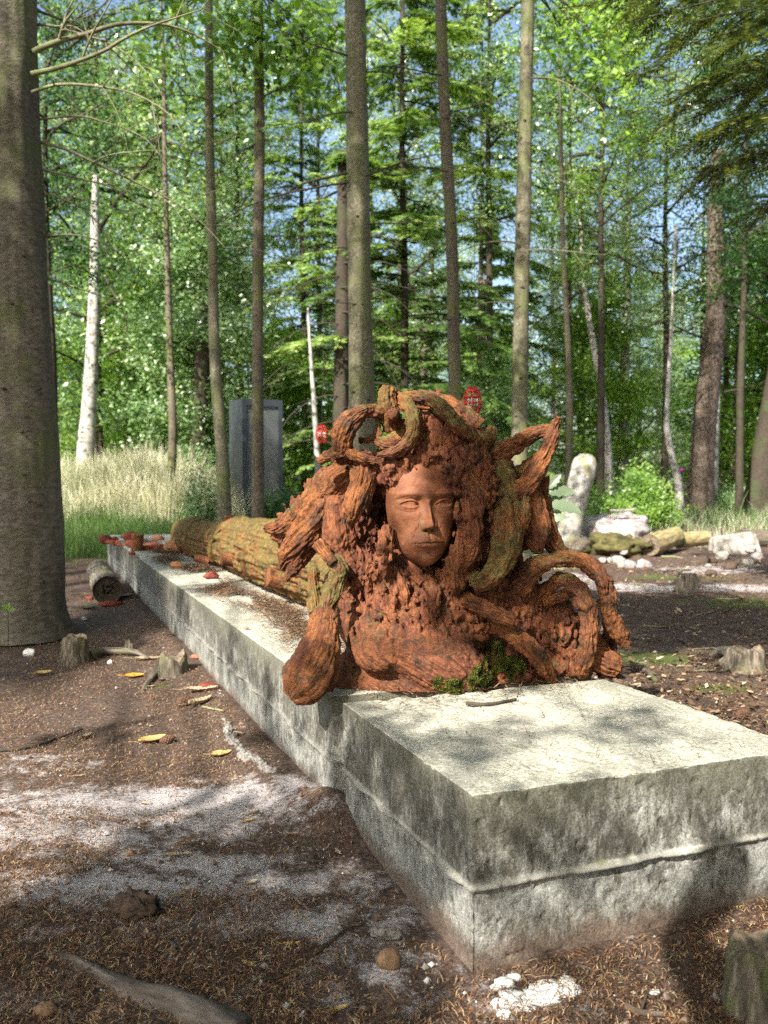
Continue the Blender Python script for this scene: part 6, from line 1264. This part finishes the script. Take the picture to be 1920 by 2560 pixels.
# clay shards and bits on the ground
def gshard(px, py, w, h, label, mat, seed, **k): return shard(px, py, w, h, label, mat, seed, z=float(gpt(px, py)[2]), **k)
gshard(518, 1724, 54, 16, 'flat red clay shard on the needles beside the plinth wall', 'shard', 301)
gshard(275, 1517, 60, 14, 'red crumbled clay under the dark end of the cut log', 'shard', 302)
gshard(222, 1500, 22, 10, 'small red clay piece left of the cut log', 'shard', 303)
gshard(486, 1648, 26, 12, 'pinkish clay flake beside the low broken stump', 'shard_pale', 304)
gshard(972, 2425, 66, 52, 'rounded brown stone near the foot of the plinth corner', 'stone_brown', 305, ang=.3, name='stone', cat='stone', amp=.12)
gshard(965, 2350, 90, 30, 'pale flat splinter of wood above the rounded brown stone', 'mortar', 306, name='wood_splinter', cat='splinter', dy=.25)
gshard(72, 1642, 32, 20, 'white quartz pebble on the needles at the foot of the big conifer', 'quartz', 307, name='pebble', cat='pebble')
gshard(210, 1552, 16, 10, 'white pebble between the big conifer and the cut log', 'quartz', 308, name='pebble', cat='pebble')
gshard(274, 1660, 14, 10, 'white pebble right of the sawn grey stump', 'quartz', 309, name='pebble', cat='pebble')
gshard(332, 2300, 110, 62, 'dim mossy clod of soil in the shaded foreground at the left', 'clod', 310, name='soil_clod', cat='clod', ang=.2, amp=.7)
gshard(110, 2545, 60, 34, 'dark round stone in the bottom left corner', 'stone_brown', 311, name='stone', cat='stone', ang=.1)
gshard(1640, 2488, 30, 12, 'small white pebble left of the large mossy stump', 'quartz', 312, name='pebble', cat='pebble', ang=.1)
gshard(325, 2140, 24, 14, 'dark grey pebble on the shaded dust in the foreground', 'stone_brown', 313, name='pebble', cat='pebble')
gshard(1460, 1560, 0.1, .1, 'x', 'quartz', 1) if False else None
# leaves on the ground
def flat_leaf(px, py, L, W, az, label, mat, seed, curl=.25, lobed=False, group=None, z=None, name='fallen_leaf'):
    g = gpt(px, py, .004) if z is None else np.array([*G(px, py, z)[:2], z + .003]); n, m = 26, 9; f = np.linspace(0, 1, n)[:, None]; s_ = np.linspace(-1, 1, m)[None]
    w = W / 2 * np.sin(pi * np.clip(f * .96 + .02, 0, 1)) ** .7 * (1.15 - .5 * f)
    if lobed: w = w * (.72 + .35 * np.sin(f * 26) ** 2)
    X_ = (f - .5) * L + 0 * s_; Y_ = s_ * w; Zz = curl * L * (s_ ** 2) * .16 + curl * L * .16 * (f - .5) ** 2 * 2 + .0012 * vnoise(np.stack([X_ * 90, Y_ * 90, 0 * X_ + seed], -1), 3)
    v = np.stack([g[0] + X_ * cos(az) - Y_ * sin(az), g[1] + X_ * sin(az) + Y_ * cos(az), g[2] + Zz], -1).reshape(-1, 3); q = grid_q(n, m)
    v2 = v.copy(); v2[:, 2] -= .0006; mb = MB(); mb.add(v, q); mb.add(v2, q[:, ::-1])
    e = v.reshape(n, m, 3)[0, m // 2]; st_ = e + np.array([-cos(az) * L * .35, -sin(az) * L * .35, .004]); a_, b_, c_, _g = tube([[*e, .0011], [*st_, .0009]], 6, 5); mb.add(a_, b_, c_)
    return simple(name, label, 'leaf', mb, M[mat], tuple(g), group)
flat_leaf(380, 1846, .085, .06, .5, 'large pale yellow leaf curled up in the middle of the needle litter', 'leaf_yellow', 1, .7)
flat_leaf(553, 1892, .06, .045, .4, 'smaller yellow leaf near the mortar ridge', 'leaf_yellow', 2, .6)
flat_leaf(335, 1692, .075, .07, .1, 'bright orange leaf lying left of the low broken stump', 'leaf_orange', 3, .5)
flat_leaf(503, 1745, .12, .06, .2, 'pale tan lobed oak leaf beside the flat red shard', 'leaf_tan', 4, .5, True)
flat_leaf(500, 1772, .10, .05, .8, 'curled tan oak leaf below the other oak leaf', 'leaf_tan', 5, .9, True)
flat_leaf(108, 1688, .07, .06, .3, 'dull yellow crumpled leaf left of the sawn grey stump', 'leaf_yellow', 6, .8)
flat_leaf(308, 1500, .16, .11, .6, 'pale lobed oak leaf lying against the cut log', 'leaf_tan', 7, .6, True)
flat_leaf(375, 1655, .13, .05, .1, 'greenish-grey dead leaf between the two front stumps', 'leaf_tan', 8, .3)
flat_leaf(405, 1700, .05, .02, 1.4, 'narrow silvery leaf upright on the needles by the low stump', 'leaf_tan', 9, .6)
flat_leaf(450, 2137, .05, .016, .1, 'narrow grey leaf in the shaded foreground', 'leaf_tan', 10, .4)
flat_leaf(220, 1522, .10, .07, .7, 'bluish green oak leaf on the ground left of the cut log', 'leaf_silver', 11, .5, True)
flat_leaf(212, 1838, .05, .03, .9, 'crumpled tan leaf at the end of the long dark twig', 'leaf_tan', 12, 1.0, True)
rs = np.random.default_rng(5)
for k in range(26):
    px, py = rs.uniform(20, 900), rs.uniform(1650, 2520)
    u_, v_ = toslab(gpt(px, py)[:2]); 
    if v_ > -.05: continue
    flat_leaf(px, py, rs.uniform(.02, .04), rs.uniform(.008, .014), rs.random() * 3, 'tiny tan leaf scrap lying loose in the needle litter', ['leaf_tan', 'leaf_yellow'][k % 3 == 0], 40 + k, .6, group='tiny leaf scraps in the litter', name='leaf_scrap')
# pine cones
def cone(px, py, r_, label, seed):
    g = gpt(px, py, r_ * .7); mb = MB(); n = 60
    for k in range(n):
        f = (k + .5) / n; th = k * 2.4; rr = r_ * math.sin(pi * min(.97, f * .9 + .08)) ; ax_ = np.array([.9, .3, .2]); b0 = g + ax_ * (f - .5) * r_ * 2.3; o1 = unit(np.cross(ax_, [0, 0, 1.0])); o2 = unit(np.cross(ax_, o1)); dr = o1 * cos(th) + o2 * sin(th)
        v, q, t = blob(b0 + dr * rr * .62, (r_ * .30, r_ * .30, r_ * .22), 4, .1, 1, k); mb.add(v, q, t)
    simple('pine_cone', label, 'pine cone', mb, M['cone'], tuple(g - np.array([0, 0, r_])))
cone(463, 1768, .024, 'open brown pine cone left of the curled oak leaf', 1); cone(418, 1848, .018, 'small dark pine cone right of the large yellow leaf', 2); cone(1856, 1800, .022, 'dark pine cone on the needles just off the right edge of the plinth', 3)
# twigs
def twig(rows, r0, label, mat='twig_dark', seed=1, slabz=None, name='twig', side=True):
    pts = [[*(gpt(a, b_, .006) if slabz is None else G(a, b_, slabz + .006)), r0 * (1 - .5 * k / len(rows))] for k, (a, b_) in enumerate(rows)]; v, q, t, g = tube(pts, 40, 8, .1, .25, 3, seed); mb = MB(); mb.add(v, q, t, grain=g)
    if side: p = np.array(pts[len(pts) // 2][:3]); v, q, t, g = tube([[*p, r0 * .6], [*(p + np.array([.02, .03, .01])), r0 * .3]], 8, 6); mb.add(v, q, t, grain=g)
    return simple(name, label, 'twig', mb, M[mat], tuple(pts[0][:3]))
twig([(-10, 1875), (60, 1868), (120, 1852), (165, 1835), (205, 1818)], .005, 'long dark reddish twig running in from the left edge of the photo', seed=2)
twig([(1165, 1758), (1220, 1760), (1290, 1748)], .0045, 'dark twig lying on the plinth in front of the moss', seed=3, slabz=SH, side=False)
twig([(790, 2372), (830, 2345), (870, 2310), (905, 2300)], .004, 'bent brown twig in the litter left of the plinth corner', 'bark_pine', 4)
twig([(730, 2235), (770, 2265), (800, 2275)], .003, 'thin orange twig in the middle of the shaded foreground', 'bark_pine', 5)
twig([(735, 2145), (775, 2150), (810, 2155)], .0035, 'dark twig in the shade below the side wall of the plinth', seed=6)
twig([(1565, 2512), (1600, 2530), (1660, 2540)], .005, 'reddish twig at the bottom between the plinth and the mossy stump', 'bark_pine', 7)
twig([(505, 1780), (535, 1792), (560, 1800)], .004, 'pale twig beside the curled oak leaf', 'twig', 8)
twig([(640, 2450), (690, 2440), (730, 2425)], .003, 'short dark twig in the lower foreground dust', seed=9)
rs = np.random.default_rng(9)
for k in range(14):
    px, py = rs.uniform(1380, 1900), rs.uniform(1460, 1680); a_ = rs.random() * 3
    twig([(px, py), (px + 30 * cos(a_), py + 6 * sin(a_)), (px + 70 * cos(a_ + .2), py + 14 * sin(a_))], .005, 'thin dead twig strewn on the shaded clearing right of the sculpture', 'twig' if k % 2 else 'twig_dark', 20 + k)['group'] = 'dead twigs on the clearing'
rs = np.random.default_rng(19)
for k in range(16):
    px, py = rs.uniform(1360, 1900), rs.uniform(1385, 1470); a_ = rs.random() * 3; L_ = rs.uniform(30, 80)
    twig([(px, py), (px + L_ * .5 * cos(a_), py + 4 * sin(a_)), (px + L_ * cos(a_ + .2), py + 9 * sin(a_))], rs.uniform(.008, .016), 'fallen stick lying in the sunlit far part of the clearing', ['twig', 'twig_dark', 'bark_grey'][k % 3], 50 + k)['group'] = 'fallen sticks in the far clearing'
rs = np.random.default_rng(23)
for k in range(22):
    px, py = rs.uniform(1480, 1900), rs.uniform(1380, 1440) + 0; px = px if not 1670 < px < 1770 else px - 130; w_ = rs.uniform(16, 46); gshard(px, py, w_, w_ * rs.uniform(.4, .7), 'small pale stone scattered among the sunlit moss and logs', ['rock_white', 'rock_pink', 'clod'][k % 3], 400 + k, group='pale stones in the clearing', name='stone', cat='stone')
# half-buried root in the foreground
pts = [[*gpt(a, b_, dz), r_] for a, b_, dz, r_ in [(120, 2392, -.006, .010), (180, 2410, -.004, .014), (250, 2440, -.006, .016), (330, 2478, -.006, .022), (420, 2500, -.012, .030), (500, 2530, -.012, .034), (600, 2570, -.01, .03)]]
v, q, t, g = tube(pts, 90, 28, .12, .2, 3, 9); simple('exposed_root', 'long half-buried tree root snaking across the bottom left corner', 'root', MB().add(v, q, t, grain=g), M['root_grey'], tuple(gpt(330, 2478)))
# mortar spills
pts = [[*gpt(a, b_, -.004), r_] for a, b_, r_ in [(561, 1812, .007), (568, 1835, .012), (578, 1860, .015), (600, 1884, .011), (614, 1908, .016), (645, 1922, .014), (668, 1944, .012), (692, 1952, .010)]]
v, q, t, g = tube(pts, 160, 32, .2, .7, 3, 19, lf=60, crust=.007); simple('mortar_ridge', 'crumbly grey mortar ridge curving over the ground beside the plinth', 'mortar spill', MB().add(v, q, t, grain=g), M['mortar'], tuple(gpt(600, 1880)))
mo = MB(); rs = np.random.default_rng(3)
for k in range(60):
    f = rs.random(); px, py = 1262 + f * 175, 2500 - f * 52 + rs.normal(0, 11); v, q, t = blob(gpt(px, py, .001), (rs.uniform(.008, .022), rs.uniform(.006, .016), rs.uniform(.003, .007)), 7, .4, 2.5, k); mo.add(v, q, t)
for px, py, s_ in [(1262, 2440, .016), (1240, 2452, .01), (1284, 2428, .012), (1250, 2490, .014)]: v, q, t = blob(gpt(px, py, .002), (s_, s_ * .7, s_ * .5), 9, .4, 2.5, int(px)); mo.add(v, q, t)
simple('mortar_spill', 'white crumbly mortar spilled at the foot of the plinth corner', 'mortar spill', mo, M['quartz'], tuple(gpt(1340, 2470)))
# sapling with oak leaves behind the sculpture
def lobed_leaf(mb, c, d, n_, L, W, seed):
    d = unit(np.array(d, float)); nn_ = unit(np.array(n_, float)); s_ = unit(np.cross(d, nn_)); nn_ = np.cross(s_, d); n, m = 24, 5; f = np.linspace(0, 1, n)[:, None]; t_ = np.linspace(-1, 1, m)[None]
    w = W / 2 * np.sin(pi * np.clip(f ** .8 * .97 + .02, 0, 1)) ** .7 * (.62 + .45 * np.abs(np.sin(f * 12 + .3)) ** .7)
    v = np.asarray(c) + (f * L)[..., None] * d + (t_ * w)[..., None] * s_ + (np.abs(t_) * w * .35 - .18 * L * f ** 2)[..., None] * nn_; mb.add(v.reshape(-1, 3), grid_q(n, m), tint=np.full(n * m, .45 + .3 * (seed % 3) / 2))
sp = empty('oak_sapling', tuple(gpt(1400, 1640)), 'little oak sapling with silvery lobed leaves behind the right of the sculpture', 'sapling'); d_ = 2.75
b0 = P(1400, 1480, d_); v, q, t, g = tube([[b0[0], b0[1], 0, .005], [b0[0] - .01, b0[1], .35, .004], [*P(1370, 1300, d_), .003], [*P(1372, 1210, d_), .002]], 40, 6); mb = MB(); mb.add(v, q, t, grain=g); part(mb, 'trunk', M['twig_dark'], sp)
M['oakleaf'] = leafmat('oakleaf', [(0, (.06, .10, .04)), (.5, (.18, .24, .14)), (1, (.30, .36, .25))], .2, .35, .8)
for k, (a, b_, dx, dz, L) in enumerate([(1372, 1232, .9, .1, .085), (1378, 1262, 1, -.15, .10), (1366, 1255, -.3, -.3, .07), (1370, 1220, .5, .6, .06), (1366, 1340, .8, -.5, .09), (1340, 1380, -.9, .15, .06), (1362, 1395, -.8, -.1, .07), (1372, 1238, -.8, .3, .07), (1372, 1300, .8, .2, .06)]):
    mb = MB(); lobed_leaf(mb, P(a, b_, d_ - .02 * (k % 3)), (dx, -.15, dz), (.2, -.8, .6), L, L * .55, k); part(mb, 'leaf', M['oakleaf'], sp)
sg = empty('seedling', tuple(gpt(22, 1600)), 'tiny bright green seedling at the foot of the big left conifer', 'seedling'); b0 = P(20, 1545, 3.95); v, q, t, g = tube([[b0[0], b0[1], 0, .002], [*P(20, 1522, 3.95), .0015]], 8, 5); mb = MB(); mb.add(v, q, t, grain=g); part(mb, 'stem', M['grass_green'], sg)
for k, (dx, dz) in enumerate([(-.7, .6), (.8, .1), (.2, .9)]): mb = MB(); lobed_leaf(mb, P(20, 1524, 3.95), (dx, -.2, dz), (0, -.9, .4), .035, .026, k); part(mb, 'leaf', M['leaf_bright'], sg)
